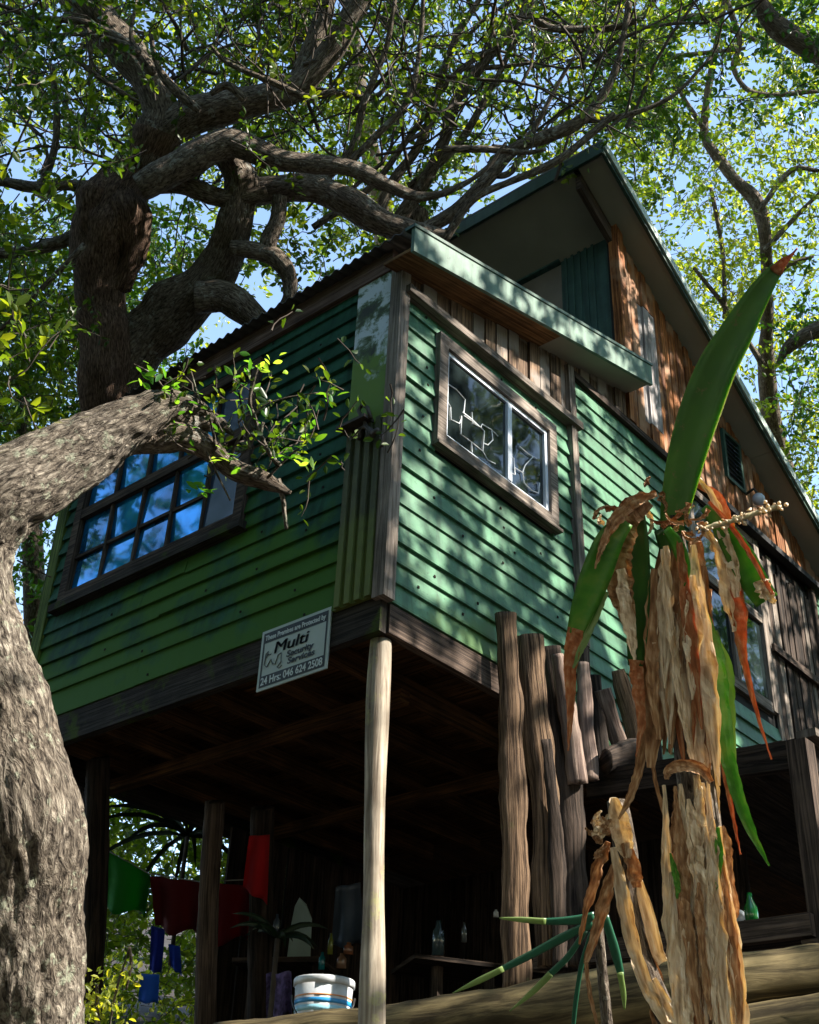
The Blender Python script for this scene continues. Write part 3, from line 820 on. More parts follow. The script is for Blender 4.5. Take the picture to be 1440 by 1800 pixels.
rough_post('log_stump', [(1065, 1338, 50), (1095, 1330, 54), (1125, 1325, 48)], plane=-.2, mat='postdark', sides=14, label='short dark log lying on the deck beam', cat='log')
rough_post('prop_board', [(985, 1700, 26), (978, 1480, 28), (960, 1300, 16)], plane=-.16, mat='postdark', flat=.4, label='narrow dark prop board behind the green cut leaves', cat='board')
rough_post('retaining_log', [(380, 1848, 92, 5.45), (560, 1830, 96, 5.35), (720, 1812, 98, 5.2), (900, 1788, 104, 5.1), (1100, 1752, 108, 5.0), (1290, 1726, 96, 5.0), (1480, 1702, 90, 5.05)],
           mat='log', flat=1, sides=24, lump=.12, label='long round retaining log behind the pale pole, sunlit at its left end', cat='log')
rough_post('retaining_log', [(1180, 1830, 84, 4.9), (1300, 1812, 84, 4.85), (1500, 1780, 84, 4.8)], mat='log', flat=1, sides=24, lump=.12, label='lower retaining log at the bottom right corner', cat='log')
UG = 'dark poles under the house'
rough_post('inner_pole', [(360, 1830, 40), (366, 1600, 36), (378, 1410, 34)], dep=7.2, mat='trimdark', flat=1, lump=.1, label='brown leaning pole between the hanging washing', cat='pole', group=UG)
rough_post('inner_pole', [(455, 1830, 44), (458, 1600, 42), (462, 1420, 40)], dep=7.5, mat='postdark', flat=1, lump=.1, label='black upright pole behind the red cloth', cat='pole', group=UG)
rough_post('inner_pole', [(158, 1830, 36), (168, 1550, 42), (172, 1330, 40)], dep=7.4, mat='postdark', flat=1, lump=.1, label='black pole just right of the big tree trunk', cat='pole', group=UG)

# ------------------------------------------------ deck at the right
deck = thing('deck', (1.7, -.6, -.9), 'dark timber deck corner with post and rail behind the dead plant', 'deck')
slab('edge_beam', (1.66, -1.24, -.53), (0, 1.22, .09), (0, 0, .14), (.06, 0, 0), M['postdark'], deck)
slab('edge_beam', (1.72, -1.24, -.51), (2.9, 0, 0), (0, 0, .14), (0, .05, 0), M['postdark'], deck)
for i in range(11):
    y = -1.22 + i * .11
    slab('deck_board', (1.73, y, -.375 + (y + 1.2) * .06), (2.9, 0, 0), (0, .1, 0), (0, 0, .022), M['postdark'], deck)
slab('deck_post', (1.635, -1.27, -2.3), (0, 0, 1.90), (.10, 0, 0), (0, .10, 0), M['trimdark'], deck)
slab('deck_rail', (1.70, -1.30, -.375), (2.6, -.15, -.02), (0, 0, .04), (0, .1, 0), M['trim'], deck)
slab('lower_rail', (1.58, -1.2, -1.32), (.02, 1.5, .02), (0, 0, .10), (.05, 0, 0), M['trimdark'], deck)
slab('foot_block', (1.60, -1.30, -1.42), (.16, 0, 0), (0, .16, 0), (0, 0, .09), M['trimdark'], deck)
slab('lower_shelf', (1.62, -1.15, -1.25), (0, 1.3, 0), (.6, 0, 0), (0, 0, .02), M['postdark'], deck)
tarp = M['dark']
shed = thing('storage_screen', (2.9, 1.2, -1.9), 'black plank screen closing off the space under the house', 'screen')
for i in range(26):
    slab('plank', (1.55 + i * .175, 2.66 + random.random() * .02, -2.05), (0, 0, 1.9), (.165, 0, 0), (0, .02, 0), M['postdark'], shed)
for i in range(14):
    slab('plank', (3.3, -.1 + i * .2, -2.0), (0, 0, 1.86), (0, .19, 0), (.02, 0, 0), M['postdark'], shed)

# basin on the lower shelf and a green bottle
def lathe(name, c, prof, mat, parent=None, sides=28, **kw):
    v, f = [], []
    for r, z in prof:
        for k in range(sides):
            a = 2 * math.pi * k / sides
            v.append((c[0] + r * math.cos(a), c[1] + r * math.sin(a), c[2] + z))
    for i in range(len(prof) - 1):
        for k in range(sides):
            k2 = (k + 1) % sides
            f.append((i * sides + k, i * sides + k2, (i + 1) * sides + k2, (i + 1) * sides + k))
    return mk(name, v, f, mat, parent, smooth=True, **kw)
bc = V((1.75, -.62, -1.227))
lathe('basin', bc, [(.005, .0), (.10, .0), (.17, .09), (.185, .10), (.18, .105), (.165, .092), (.095, .012), (.005, .012)], plain('white_enamel', (.6, .66, .72), .3, var=.05), base=True,
      label='white basin on the shelf under the deck', cat='basin')
gb = V((1.72, -.86, -1.227))
lathe('green_bottle', gb, [(.003, 0), (.03, 0), (.032, .1), (.014, .14), (.013, .17), (.003, .17)], glassy('green_glass', (.008, .12, .02), .1, .5), base=True, label='small bright green bottle beside the white basin', cat='bottle')

# ------------------------------------------------ bucket
b0 = at(566, 1790, 5.75); b0.z = -1.86
Bt = thing('paint_bucket', b0, 'white paint bucket with blue and orange stripes behind the retaining log', 'bucket')
bwm = plain('bucket_white', (.44, .46, .48), .45, var=.3, scale=14)
blu = plain('bucket_blue', (.02, .22, .50), .4); org = plain('bucket_orange', (.55, .22, .08), .4); dkp = plain('bucket_print', (.03, .04, .06), .5)
H = .37; R0, R1 = .118, .138
def br_(z): return R0 + (R1 - R0) * z / H
lathe('bucket_body', b0, [(.002, 0), (R0, 0), (R1, H), (R1 - .004, H), (R0 - .006, .01), (.002, .01)], bwm, Bt)
lathe('rim', b0, [(R1 - .002, H - .03), (R1 + .007, H - .028), (R1 + .007, H - .004), (R1 + .003, H + .004), (R1 - .006, H + .003)], bwm, Bt)
for za, zb, mm_ in ((.255, .275, blu), (.285, .292, org), (.05, .09, blu), (.22, .245, plain('bucket_pale_blue', (.25, .5, .62), .4)), (.105, .113, blu)):
    lathe('stripe', b0, [(br_(za) + .0006, za), (br_(za) + .0016, za), (br_(zb) + .0016, zb), (br_(zb) + .0006, zb)], mm_, Bt)
tc_ = (CAM - b0); tc_.z = 0; tc_.normalize(); sd = V((-tc_.y, tc_.x, 0))
for k, (a0, a1) in enumerate(((-.55, -.28), (-.22, -.02), (.05, .12), (.18, .42))):
    v = []; n = 5
    for i in range(n + 1):
        a = a0 + (a1 - a0) * i / n
        for zz in (.145, .20):
            rr = br_(zz) + .0022
            v.append(b0 + tc_ * rr * math.cos(a) + sd * rr * math.sin(a) + Z * zz)
    mk('print_patch', v, [(2 * i, 2 * i + 2, 2 * i + 3, 2 * i + 1) for i in range(n)], dkp, Bt)
hp = []
for i in range(15):
    a = -1.5 + 3.0 * i / 14
    hp.append(b0 + tc_ * (.15 * math.cos(a)) + sd * (.147 * math.sin(a)) + Z * (H - .06 - .17 * math.cos(a)))
tube('handle', hp, .0045, plain('handle_black', (.01, .01, .01), .5), Bt, sides=6)

# ------------------------------------------------ washing and clutter under the house
def cloth(name, corners, mat, wav=.055, n=10, sag=.0, **kw):
    """corners: (px,py,dep) tl,tr,br,bl"""
    P = [at(*c) for c in corners]
    v, f = [], []
    for t in (0, .006):
        for j in range(n + 1):
            for i in range(n + 1):
                a, b = i / n, j / n
                p = (P[0] * (1 - a) + P[1] * a) * (1 - b) + (P[3] * (1 - a) + P[2] * a) * b
                p = p + CF * (wav * math.sin(a * 9 + b) * (.3 + b) + wav * .5 * noise.noise(V((a * 3, b * 3, wav * 99))) + t) - Z * sag * 4 * a * (1 - a) * (1 - b * .5)
                v.append(p)
    m = n + 1
    for t in (0, 1):
        for j in range(n):
            for i in range(n):
                q = (t * m * m + j * m + i, t * m * m + j * m + i + 1, t * m * m + (j + 1) * m + i + 1, t * m * m + (j + 1) * m + i)
                f.append(q if t else tuple(reversed(q)))
    ring = [i for i in range(m)] + [j * m + n for j in range(1, m)] + [n * m + i for i in range(n - 1, -1, -1)] + [j * m for j in range(n - 1, 0, -1)]
    for a, b in zip(ring, ring[1:] + ring[:1]): f.append((a, b, b + m * m, a + m * m))
    return mk(name, v, f, mat, smooth=True, **kw)
tube('clothesline', [at(165, 1482, 7.6), at(262, 1536, 7.6), at(350, 1550, 7.6), at(470, 1545, 7.6)], .004, plain('line_cord', (.3, .3, .28), .8), sides=5, label='thin clothesline strung between the dark poles', cat='clothesline')
cg = lambda n_, c: leafmat(n_, [c, c], .35, .8, attr=False)
cloth('towel', [(176, 1487, 7.6), (264, 1537, 7.6), (256, 1612, 7.6), (170, 1592, 7.6)], cg('green_cloth', (.012, .17, .025)), label='green towel hanging on the clothesline', cat='towel')
cloth('shirt', [(264, 1540, 7.6), (352, 1550, 7.6), (350, 1645, 7.6), (270, 1632, 7.6)], cg('maroon_cloth', (.10, .006, .01)), label='dark maroon shirt pegged beside the green towel', cat='shirt')
cloth('blanket', [(352, 1546, 7.65), (440, 1560, 7.65), (438, 1652, 7.65), (352, 1660, 7.65)], cg('red_cloth', (.14, .006, .014)), label='dark red blanket hanging behind the brown leaning pole', cat='blanket')
cloth('cloth', [(438, 1470, 7.3), (474, 1468, 7.3), (470, 1590, 7.3), (426, 1560, 7.3)], cg('scarlet_cloth', (.3, .006, .01)), wav=.02, label='bright red cloth draped on the black pole', cat='cloth')
cloth('trousers', [(266, 1628, 7.62), (290, 1634, 7.62), (284, 1712, 7.62), (262, 1706, 7.62)], cg('blue_cloth', (.01, .03, .42)), wav=.012, label='blue trouser leg hanging below the maroon shirt', cat='trousers', group='blue trousers on the line')
cloth('trousers', [(296, 1660, 7.6), (316, 1664, 7.6), (320, 1716, 7.6), (300, 1700, 7.6)], cg('blue_cloth_b', (.01, .05, .55)), wav=.012, label='shorter brighter blue trouser leg right of the first', cat='trousers', group='blue trousers on the line')
bag = cloth('shopping_bag', [(247, 1712, 7.0), (280, 1714, 7.0), (278, 1764, 7.0), (242, 1762, 7.0)], cg('blue_bag', (.01, .09, .6)), wav=.01, label='bright blue bag with a yellow patch low beside the shrub', cat='bag')
# pointed white board
v = []; f = []
prof = [(505, 1682), (512, 1625), (518, 1595), (526, 1580), (538, 1592), (548, 1618), (545, 1686)]
bp0 = [at(a, b, 8.0) for a, b in prof]; bp1 = [p + CF * .03 for p in bp0]
n7 = len(prof)
mk('surfboard', bp0 + bp1, [tuple(range(n7)), tuple(reversed(range(n7, 2 * n7)))] + [(i, (i + 1) % n7 + 0, (i + 1) % n7 + n7, i + n7) for i in range(n7)], plain('pale_board_paint', (.42, .55, .52), .5, var=.15), label='pale pointed board leaning in the shade behind the bucket', cat='board')
cloth('tarpaulin', [(590, 1560, 7.6), (634, 1552, 7.6), (640, 1660, 7.6), (582, 1665, 7.6)], plain('grey_blue_tarp', (.05, .07, .10), .4), wav=.03, label='grey blue tarpaulin over the things behind the bucket', cat='tarpaulin')
cloth('rug', [(468, 1712, 7.2), (512, 1708, 7.2), (514, 1790, 7.2), (466, 1796, 7.2)], plain('purple_rug', (.10, .08, .22), .9, var=.7, scale=30), label='mottled purple rug hanging left of the bucket', cat='rug')
tab = thing('workbench', at(600, 1720, 7.4), 'cluttered dark workbench behind the bucket', 'bench')
tp = at(560, 1690, 7.5)
slab('bench_top', tp, V((1.0, .5, 0)), V((-.25, .5, 0)), (0, 0, .03), M['trimdark'], tab)
for a, b in ((.05, .05), (.9, .45), (-.1, .45)):
    slab('leg', tp + V((a, b, 0)), (0, 0, -.75), (.05, 0, 0), (0, .05, 0), M['postdark'], tab)
items = [(484, 1628, 14, 40, (.12, .15, .2), 'narrow grey jar on the shade-side shelf'), (565, 1690, 12, 30, (.02, .35, .4), 'small turquoise bottle behind the bucket'),
         (580, 1660, 10, 36, (.35, .38, .05), 'slim yellow green bottle by the tarpaulin'), (612, 1668, 18, 20, (.5, .2, .1), 'orange tin on the workbench'), (600, 1690, 18, 26, (.45, .25, .15), 'tan jar below the orange tin'),
         (770, 1650, 22, 60, (.08, .13, .14), 'tall grey glass bottle deep in the shade'), (816, 1640, 10, 34, (.16, .18, .17), 'small clear bottle glinting near the split posts'), (872, 1606, 10, 13, (.9, .9, .85), 'tiny white cup beside the tallest split post')]
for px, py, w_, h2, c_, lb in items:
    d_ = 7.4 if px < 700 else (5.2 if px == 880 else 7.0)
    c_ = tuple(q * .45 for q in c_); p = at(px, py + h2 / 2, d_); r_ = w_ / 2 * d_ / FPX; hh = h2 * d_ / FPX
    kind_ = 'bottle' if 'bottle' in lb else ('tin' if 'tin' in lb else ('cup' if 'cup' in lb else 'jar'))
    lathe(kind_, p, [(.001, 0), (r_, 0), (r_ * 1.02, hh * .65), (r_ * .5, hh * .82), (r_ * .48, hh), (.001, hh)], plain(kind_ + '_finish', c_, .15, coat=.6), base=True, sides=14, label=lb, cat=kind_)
shelf = thing('shelf', (3.0, 1.9, -1.45), 'dark shelf in the shade carrying a few bottles', 'shelf')
slab('shelf_board', at(730, 1684, 7.05), V((1.0, -.6, 0)), V((.25, .4, 0)), (0, 0, .025), M['postdark'], shelf)
slab('shelf_bracket', at(770, 1690, 7.2), V((0, 0, -.7)), V((.05, 0, 0)), (0, .05, 0), M['postdark'], shelf)
slab('shelf_bracket', at(860, 1700, 7.2), V((0, 0, -.7)), V((.05, 0, 0)), (0, .05, 0), M['postdark'], shelf)

# ------------------------------------------------------------------ foliage machinery
def leaves_mesh(base, dirs, ups, length, width, rnd, fold=.18):
    """arrays of leaf base, direction, up, -> verts (N*6), faces as quads"""
    n = len(base)
    d = dirs / np.linalg.norm(dirs, axis=1)[:, None]
    s = np.cross(d, ups); s /= (np.linalg.norm(s, axis=1)[:, None] + 1e-9)
    u = np.cross(s, d)
    L = length[:, None]; Wd = width[:, None]
    P = np.empty((n, 6, 3))
    P[:, 0] = base
    P[:, 1] = base + d * L * .38 + s * Wd * .5 + u * Wd * fold
    P[:, 2] = base + d * L * .75 + s * Wd * .42 + u * Wd * fold * .8
    P[:, 3] = base + d * L - u * L * .06
    P[:, 4] = base + d * L * .75 - s * Wd * .42 + u * Wd * fold * .8
    P[:, 5] = base + d * L * .38 - s * Wd * .5 + u * Wd * fold
    idx = np.arange(n)[:, None] * 6
    q1 = idx + np.array([0, 1, 2, 3]); q2 = idx + np.array([0, 3, 4, 5])
    F = np.stack([q1, q2], 1).reshape(-1, 4)
    return P.reshape(-1, 3), F, np.repeat(rnd, 6)
def fast_mesh(name, Vv, F, mat, parent=None, rnd=None, **kw):
    c = (Vv.min(0) + Vv.max(0)) / 2
    me = bpy.data.meshes.new(name)
    me.vertices.add(len(Vv)); me.vertices.foreach_set('co', (Vv - c).ravel())
    k = F.shape[1]
    me.loops.add(len(F) * k); me.loops.foreach_set('vertex_index', F.ravel())
    me.polygons.add(len(F)); me.polygons.foreach_set('loop_start', np.arange(len(F)) * k)
    me.update(calc_edges=True)
    if rnd is not None:
        a = me.attributes.new('rnd', 'FLOAT', 'POINT'); a.data.foreach_set('value', rnd)
    me.materials.append(mat)
    return put(name, me, V(c), parent, **kw)
def tubes_fast(name, paths, mat, parent=None, sides=4, **kw):
    """paths: list of (pts array k x 3, r0, r1)"""
    VV, FF = [], []; off = 0
    for pts, r0, r1 in paths:
        k = len(pts)
        t = np.gradient(pts, axis=0); t /= np.linalg.norm(t, axis=1)[:, None] + 1e-9
        ref = np.array([.3, .2, .93]); a = np.cross(t, ref); a /= np.linalg.norm(a, axis=1)[:, None] + 1e-9
        b = np.cross(t, a)
        rr = np.linspace(r0, r1, k)[:, None]
        ring = [pts + (a * math.cos(2 * math.pi * s / sides) + b * math.sin(2 * math.pi * s / sides)) * rr for s in range(sides)]
        VV.append(np.stack(ring, 1).reshape(-1, 3))
        i = np.arange(k - 1)[:, None] * sides; s = np.arange(sides)[None]
        s2 = (s + 1) % sides
        FF.append(np.stack([i + s, i + s2, i + sides + s2, i + sides + s], -1).reshape(-1, 4) + off)
        off += k * sides
    return fast_mesh(name, np.concatenate(VV), np.concatenate(FF), mat, parent, **kw)
class Crown:
    def __init__(s): s.b, s.d, s.l, s.r, s.paths = [], [], [], [], []
    def spray(s, p, size=.30, n=14, leaf=.055, droop=0.1, stem=True, dirv=None, tone=None):
        d = rng.normal(size=3); d[2] += .25
        if dirv is not None: d = np.array(dirv) + d * .35
        d /= np.linalg.norm(d)
        k = 5
        pts = [np.array(p)]
        dd = d.copy()
        for _ in range(k - 1):
            dd = dd + rng.normal(size=3) * .28; dd[2] -= droop * .3; dd /= np.linalg.norm(dd)
            pts.append(pts[-1] + dd * size / (k - 1))
        pts = np.array(pts)
        if stem: s.paths.append((pts, .0045, .0015))
        tone = rng.random() if tone is None else tone
        for i in range(n):
            t = .25 + .75 * (i / (n - 1)) ** .7
            x = t * (k - 1); a = min(int(x), k - 2); q = pts[a] + (pts[a + 1] - pts[a]) * (x - a)
            ld = rng.normal(size=3); ld = ld / np.linalg.norm(ld) + dd * .5
            s.b.append(q + ld * .012); s.d.append(ld); s.l.append(leaf * rng.uniform(.65, 1.25)); s.r.append(min(1, max(0, tone * .6 + rng.random() * .4)))
    def branch(s, p, d, length, r, depth=2, leaf=.055, n=12):
        """wandering branch that ends in sprays"""
        k = 7
        pts = [np.array(p)]; dd = np.array(d) / np.linalg.norm(d)
        for _ in range(k - 1):
            dd = dd + rng.normal(size=3) * .30; dd[2] += .06; dd /= np.linalg.norm(dd)
            pts.append(pts[-1] + dd * length / (k - 1))
        pts = np.array(pts)
        s.paths.append((pts, r, r * .5))
        if depth > 0:
            for i in range(2, k):
                for _ in range(1 if i < k - 1 else 2):
                    nd_ = rng.normal(size=3) + dd * .9
                    s.branch(pts[i], nd_, length * .55, r * .5, depth - 1, leaf, n)
        else:
            for i in range(3, k, 2):
                s.spray(pts[i], .22, n, leaf, dirv=dd)
    def clip(s, keep):
        b = np.array(s.b); m = np.array([keep(V(p)) for p in b])
        s.b = list(b[m]); s.d = list(np.array(s.d)[m]); s.l = list(np.array(s.l)[m]); s.r = list(np.array(s.r)[m])
        s.paths = [q for q in s.paths if keep(V(q[0][0])) and keep(V(q[0][-1]))]
    def build(s, mat, parent, twigs=True, wr=.48, **kw):
        b = np.array(s.b); d = np.array(s.d); l = np.array(s.l)
        ups = rng.normal(size=b.shape) + np.array([0, 0, 1.0])
        Vv, F, rr = leaves_mesh(b, d, ups, l, l * wr, np.array(s.r))
        fast_mesh('crown', Vv, F, mat, parent, rr, kind='stuff')
        if twigs and s.paths: tubes_fast('twigs', s.paths, M['twig'], parent, kind='stuff')
# picture outline of the house, so no tree grows through or in front of it
HOUSE = [(60, 1260), (100, 850), (330, 665), (640, 458), (725, 395), (820, 425), (940, 350), (1065, 278), (1250, 560), (1440, 870), (1700, 1300), (1700, 1900), (40, 1900)]
def inside(px, py, poly):
    c = False; j = len(poly) - 1
    for i in range(len(poly)):
        xi, yi = poly[i]; xj, yj = poly[j]
        if (yi > py) != (yj > py) and px < (xj - xi) * (py - yi) / (yj - yi) + xi: c = not c
        j = i
    return c
def clear_of_house(P):
    if -.25 < P.x < 6.6 and -.35 < P.y < 3.6 and P.z < (zroof(P.x) + .3 if P.x < 2.3 else zmain(P.x) + .35): return False
    px, py, z_ = proj(P)
    if z_ < .3: return False
    if inside(px, py, HOUSE): return z_ > 12
    return True
GAPS = [(35, 385, 62, 42), (950, 190, 60, 75), (870, 350, 95, 40), (130, 490, 40, 30), (385, 375, 26, 30), (440, 480, 30, 26), (1330, 130, 45, 35), (610, 40, 45, 55), (840, 30, 40, 30), (620, 600, 20, 10), (700, 120, 26, 40),
        (310, 90, 30, 22), (150, 60, 22, 30), (1180, 420, 22, 30), (1360, 700, 30, 60), (1280, 220, 25, 22), (560, 330, 22, 24), (205, 240, 20, 16), (1000, 140, 40, 30), (480, 60, 22, 30), (340, 620, 22, 12)]
def dens(px, py):
    for a, b, c, d in GAPS:
        q = ((px - a) / c) ** 2 + ((py - b) / d) ** 2
        if q < 1: return .05
    k = noise.noise(V((px / 85., py / 85., 3.1))) + .5 * noise.noise(V((px / 38., py / 38., 8.1)))
    return 1.0 if k > -.05 else (.3 if k > -.24 else .05)
def fill(crown, box, deps, N, leaf=.055, n=13, size=.28, test=clear_of_house, thr=True, tone_noise=True):
    x0, y0, x1, y1 = box; c = 0; tries = 0
    while c < N and tries < N * 12:
        tries += 1
        px, py = random.uniform(x0, x1), random.uniform(y0, y1)
        if thr and random.random() > dens(px, py): continue
        P = at(px, py, random.uniform(*deps))
        if not test(P): continue
        tone = .5 + .9 * noise.noise(P * .9)
        crown.spray(P, size * random.uniform(.7, 1.3), n, leaf, tone=min(1, max(0, tone)))
        c += 1

def limb(name, pl, dep, parent, mat='barkB', sides=12, lump=.25, furrow=.006, n=6, **kw):
    pts, rad = pxpath(pl, dep, n)
    return tube(name, pts, rad, M[mat], parent, sides=sides, lump=lump, lscale=4, furrow=furrow, seed=random.random() * 50, **kw)

# ---- near trunk with the broken mossy branch
t1 = thing('leaning_tree', at(60, 1800, 4.4) - Z * 1.0, 'big grey-barked tree leaning at the left edge, its broken mossy branch crossing the window', 'tree')
tr = [(80, 2150, 270, 4.45), (45, 1900, 225, 4.4), (38, 1700, 214, 4.4), (38, 1550, 214, 4.4), (30, 1420, 222, 4.4), (0, 1300, 200, 4.45), (-38, 1170, 176, 4.5), (-62, 1050, 168, 4.55), (-62, 950, 172, 4.6), (-15, 880, 172, 4.65), (60, 838, 142, 4.75), (150, 788, 118, 4.9), (228, 745, 88, 5.0), (290, 714, 58, 5.1), (322, 714, 44, 5.15), (352, 724, 32, 5.2), (384, 742, 20, 5.25), (410, 764, 9, 5.25)]
limb('trunk', tr, None, t1, 'barkA', sides=110, lump=.14, furrow=.015, n=20)
limb('branch', [(215, 765, 90, 5.0), (270, 768, 66, 5.1), (325, 768, 46, 5.15), (372, 793, 44, 5.2), (412, 826, 40, 5.2), (460, 843, 30, 5.2), (492, 858, 16, 5.2), (512, 866, 5, 5.2)], None, t1, 'barkB', sides=20, lump=.35, furrow=.008)
limb('branch', [(290, 715, 46, 5.1), (315, 735, 40, 5.15), (345, 742, 34, 5.2), (372, 748, 24, 5.2)], None, t1, 'barkB', sides=16, lump=.4)
limb('branch', [(488, 842, 12, 5.2), (498, 880, 10, 5.2), (503, 930, 5, 5.2)], None, t1, 'barkA', sides=8)
for tw in ([(455, 640, 4), (440, 700, 6), (450, 740, 8), (470, 790, 9), (492, 820, 12)], [(463, 742, 6), (455, 765, 7), (440, 745, 4)], [(380, 790, 7), (370, 740, 5), (350, 700, 4), (335, 650, 3)],
           [(400, 820, 6), (420, 770, 5), (455, 720, 4), (500, 700, 3), (560, 690, 2)], [(470, 840, 6), (510, 800, 4), (545, 770, 3), (560, 720, 2)], [(300, 700, 5), (270, 660, 4), (235, 640, 3)], [(420, 690, 4), (430, 740, 4), (440, 790, 6)], [(350, 770, 5), (390, 850, 4), (405, 880, 3)], [(90, 1015, 3), (60, 1000, 3), (30, 985, 3)]):
    limb('twig', tw, 5.15, t1, 'barkA', sides=6, lump=.1, furrow=0)
nearleaf = leafmat('near_leaf', [(.02, .07, .015), (.05, .15, .03), (.12, .26, .06)], .45, .35, attr=False)
lm = None
def single_leaf(P, d, up, L, mat, parent, name='leaf', wr=.4):
    d = d.normalized(); s = d.cross(up).normalized(); u = s.cross(d)
    pr = [(0, .04), (.18, .30), (.42, .5), (.68, .42), (.88, .2), (1, .0)]
    v, f = [], []
    for t, w in pr:
        c = P + d * L * t - u * L * .14 * t * t
        for q, hh in ((-1, .10), (0, 0), (1, .10)):
            v.append(c + s * q * w * L * wr + u * abs(q) * hh * L * w)
    for i in range(len(pr) - 1):
        f += [(3 * i, 3 * i + 1, 3 * i + 4, 3 * i + 3), (3 * i + 1, 3 * i + 2, 3 * i + 5, 3 * i + 4)]
    return mk(name, v, f, mat, parent, smooth=True)
lit = leafmat('sunlit_near_leaf', [(.14, .26, .08), (.22, .36, .12)], .4, .3, attr=False)  # paler copy of the near leaf, sunlight put into its colour
for cx, cy, n, spread, mat_ in ((385, 808, 12, 26, lit), (345, 735, 22, 45, nearleaf), (300, 690, 16, 40, nearleaf), (420, 700, 16, 35, nearleaf), (480, 640, 10, 24, lit), (570, 690, 12, 24, nearleaf), (525, 765, 14, 34, nearleaf), (350, 860, 9, 22, nearleaf), (395, 780, 12, 36, nearleaf), (545, 810, 8, 20, lit), (250, 650, 10, 30, nearleaf), (500, 800, 10, 24, nearleaf), (440, 650, 12, 30, nearleaf)):
    for _ in range(n):
        P = at(random.gauss(cx, spread * .6), random.gauss(cy, spread * .5), random.uniform(4.95, 5.35))
        d = V(rng.normal(size=3)); d.z *= .6
        single_leaf(P, d, V((rng.normal() * .6, rng.normal() * .6, 1)), random.uniform(.032, .062), mat_, t1)
c1 = Crown()
for _ in range(60): c1.spray(at(random.gauss(470, 90), random.gauss(740, 60), random.uniform(5.0, 5.4)), .16, 5, .045)
fill(c1, (-250, 100, 60, 700), (4.6, 6.2), 90, .06, 12, .3)
c1.build(M['leafA'], t1)

# ---- gnarled tree behind it (red-brown stem with a burl, crooked limbs over the roof)
t2 = thing('gnarled_tree', at(190, 900, 6.9), 'gnarled old tree with a swollen burl and crooked limbs spreading over the shed roof', 'tree')
D = 8.3
limb('trunk', [(60, 2000, 120, 9.6), (100, 1300, 110, 9.2), (160, 1000, 110, 8.9), (192, 800, 100, 8.6), (186, 640, 88, D), (180, 540, 86, D), (180, 455, 96, D), (190, 400, 118, D), (212, 350, 104, D), (240, 300, 76, D), (262, 262, 72, D), (272, 235, 84, D)], None, t2, 'barkR', sides=40, lump=.38, furrow=.01, n=8)
limb('burl', [(196, 300, 40, 8.3), (184, 345, 84, 8.28), (178, 392, 96, 8.24), (181, 440, 88, 8.25), (184, 500, 60, 8.3)], None, t2, 'barkR', sides=40, lump=.5, furrow=.02)
limb('burl', [(216, 320, 40, 8.3), (224, 368, 66, 8.22), (228, 408, 68, 8.2), (222, 446, 56, 8.22), (200, 500, 40, 8.3)], None, t2, 'barkR', sides=36, lump=.9, furrow=.02)
limb('limb', [(250, 300, 70), (272, 240, 78), (282, 200, 60), (262, 140, 64), (222, 90, 68), (175, 35, 72), (120, -50, 78), (60, -200, 60)], D, t2, 'barkB', sides=30, lump=.25, furrow=.008)
limb('limb', [(262, 270, 60), (300, 230, 62), (350, 200, 60), (430, 180, 56), (505, 160, 52), (560, 115, 46), (600, 60, 42), (640, -20, 38), (690, -160, 30)], D, t2, 'barkB', sides=26, lump=.22)
limb('limb', [(520, 165, 40), (545, 90, 34), (570, 20, 32), (585, -60, 28)], 8.4, t2, 'barkB', sides=18)
limb('limb', [(195, 800, 110, 8.6), (228, 640, 108, 8.5), (288, 565, 104, 8.4), (348, 512, 88, 8.3), (390, 450, 72, 8.2), (412, 390, 66, 8.1), (424, 335, 60, 8.1), (418, 300, 52, 8.1), (396, 268, 44, 8.05), (372, 262, 30, 8.0)], None, t2, 'barkB', sides=32, lump=.3, n=8)
limb('limb', [(420, 345, 44), (480, 332, 50), (550, 328, 50), (610, 355, 48), (660, 385, 46), (720, 405, 40), (790, 420, 30)], 8.2, t2, 'barkB', sides=22, lump=.28)
limb('limb', [(245, 330, 46), (300, 300, 60), (355, 268, 62), (410, 250, 54), (480, 278, 42), (555, 290, 36), (620, 296, 30), (680, 325, 24), (735, 345, 17), (790, 335, 12), (850, 300, 8), (890, 250, 5)], 7.9, t2, 'barkB', sides=22, lump=.28)
limb('limb', [(260, 320, 40), (320, 325, 34), (380, 345, 36), (430, 350, 32), (470, 338, 26)], 8.05, t2, 'barkB', sides=16)
limb('limb', [(345, 520, 62), (395, 520, 54), (432, 545, 48), (462, 575, 42), (490, 610, 34)], 8.1, t2, 'barkB', sides=20, lump=.35)
limb('limb', [(405, 436, 28), (445, 440, 32), (480, 450, 32), (506, 480, 30), (510, 520, 26), (490, 560, 20)], 8.0, t2, 'barkB', sides=16)
limb('limb', [(492, 345, 30), (488, 385, 30), (474, 420, 30), (470, 445, 24)], 8.0, t2, 'barkB', sides=14)
limb('limb', [(160, 395, 30), (120, 420, 24), (70, 435, 22), (20, 445, 20), (-60, 440, 20)], D, t2, 'barkB', sides=12)
limb('limb', [(180, 330, 26, D), (110, 325, 20, D), (60, 330, 22, D), (0, 318, 20, D), (-80, 310, 20, D)], None, t2, 'barkB', sides=12)
limb('limb', [(75, 325, 18), (95, 265, 14), (100, 200, 12), (92, 120, 10)], D, t2, 'barkB', sides=10)
limb('limb', [(270, 130, 22), (230, 80, 16), (150, 40, 12), (60, 30, 10), (-20, 0, 8)], 8.0, t2, 'barkB', sides=10)
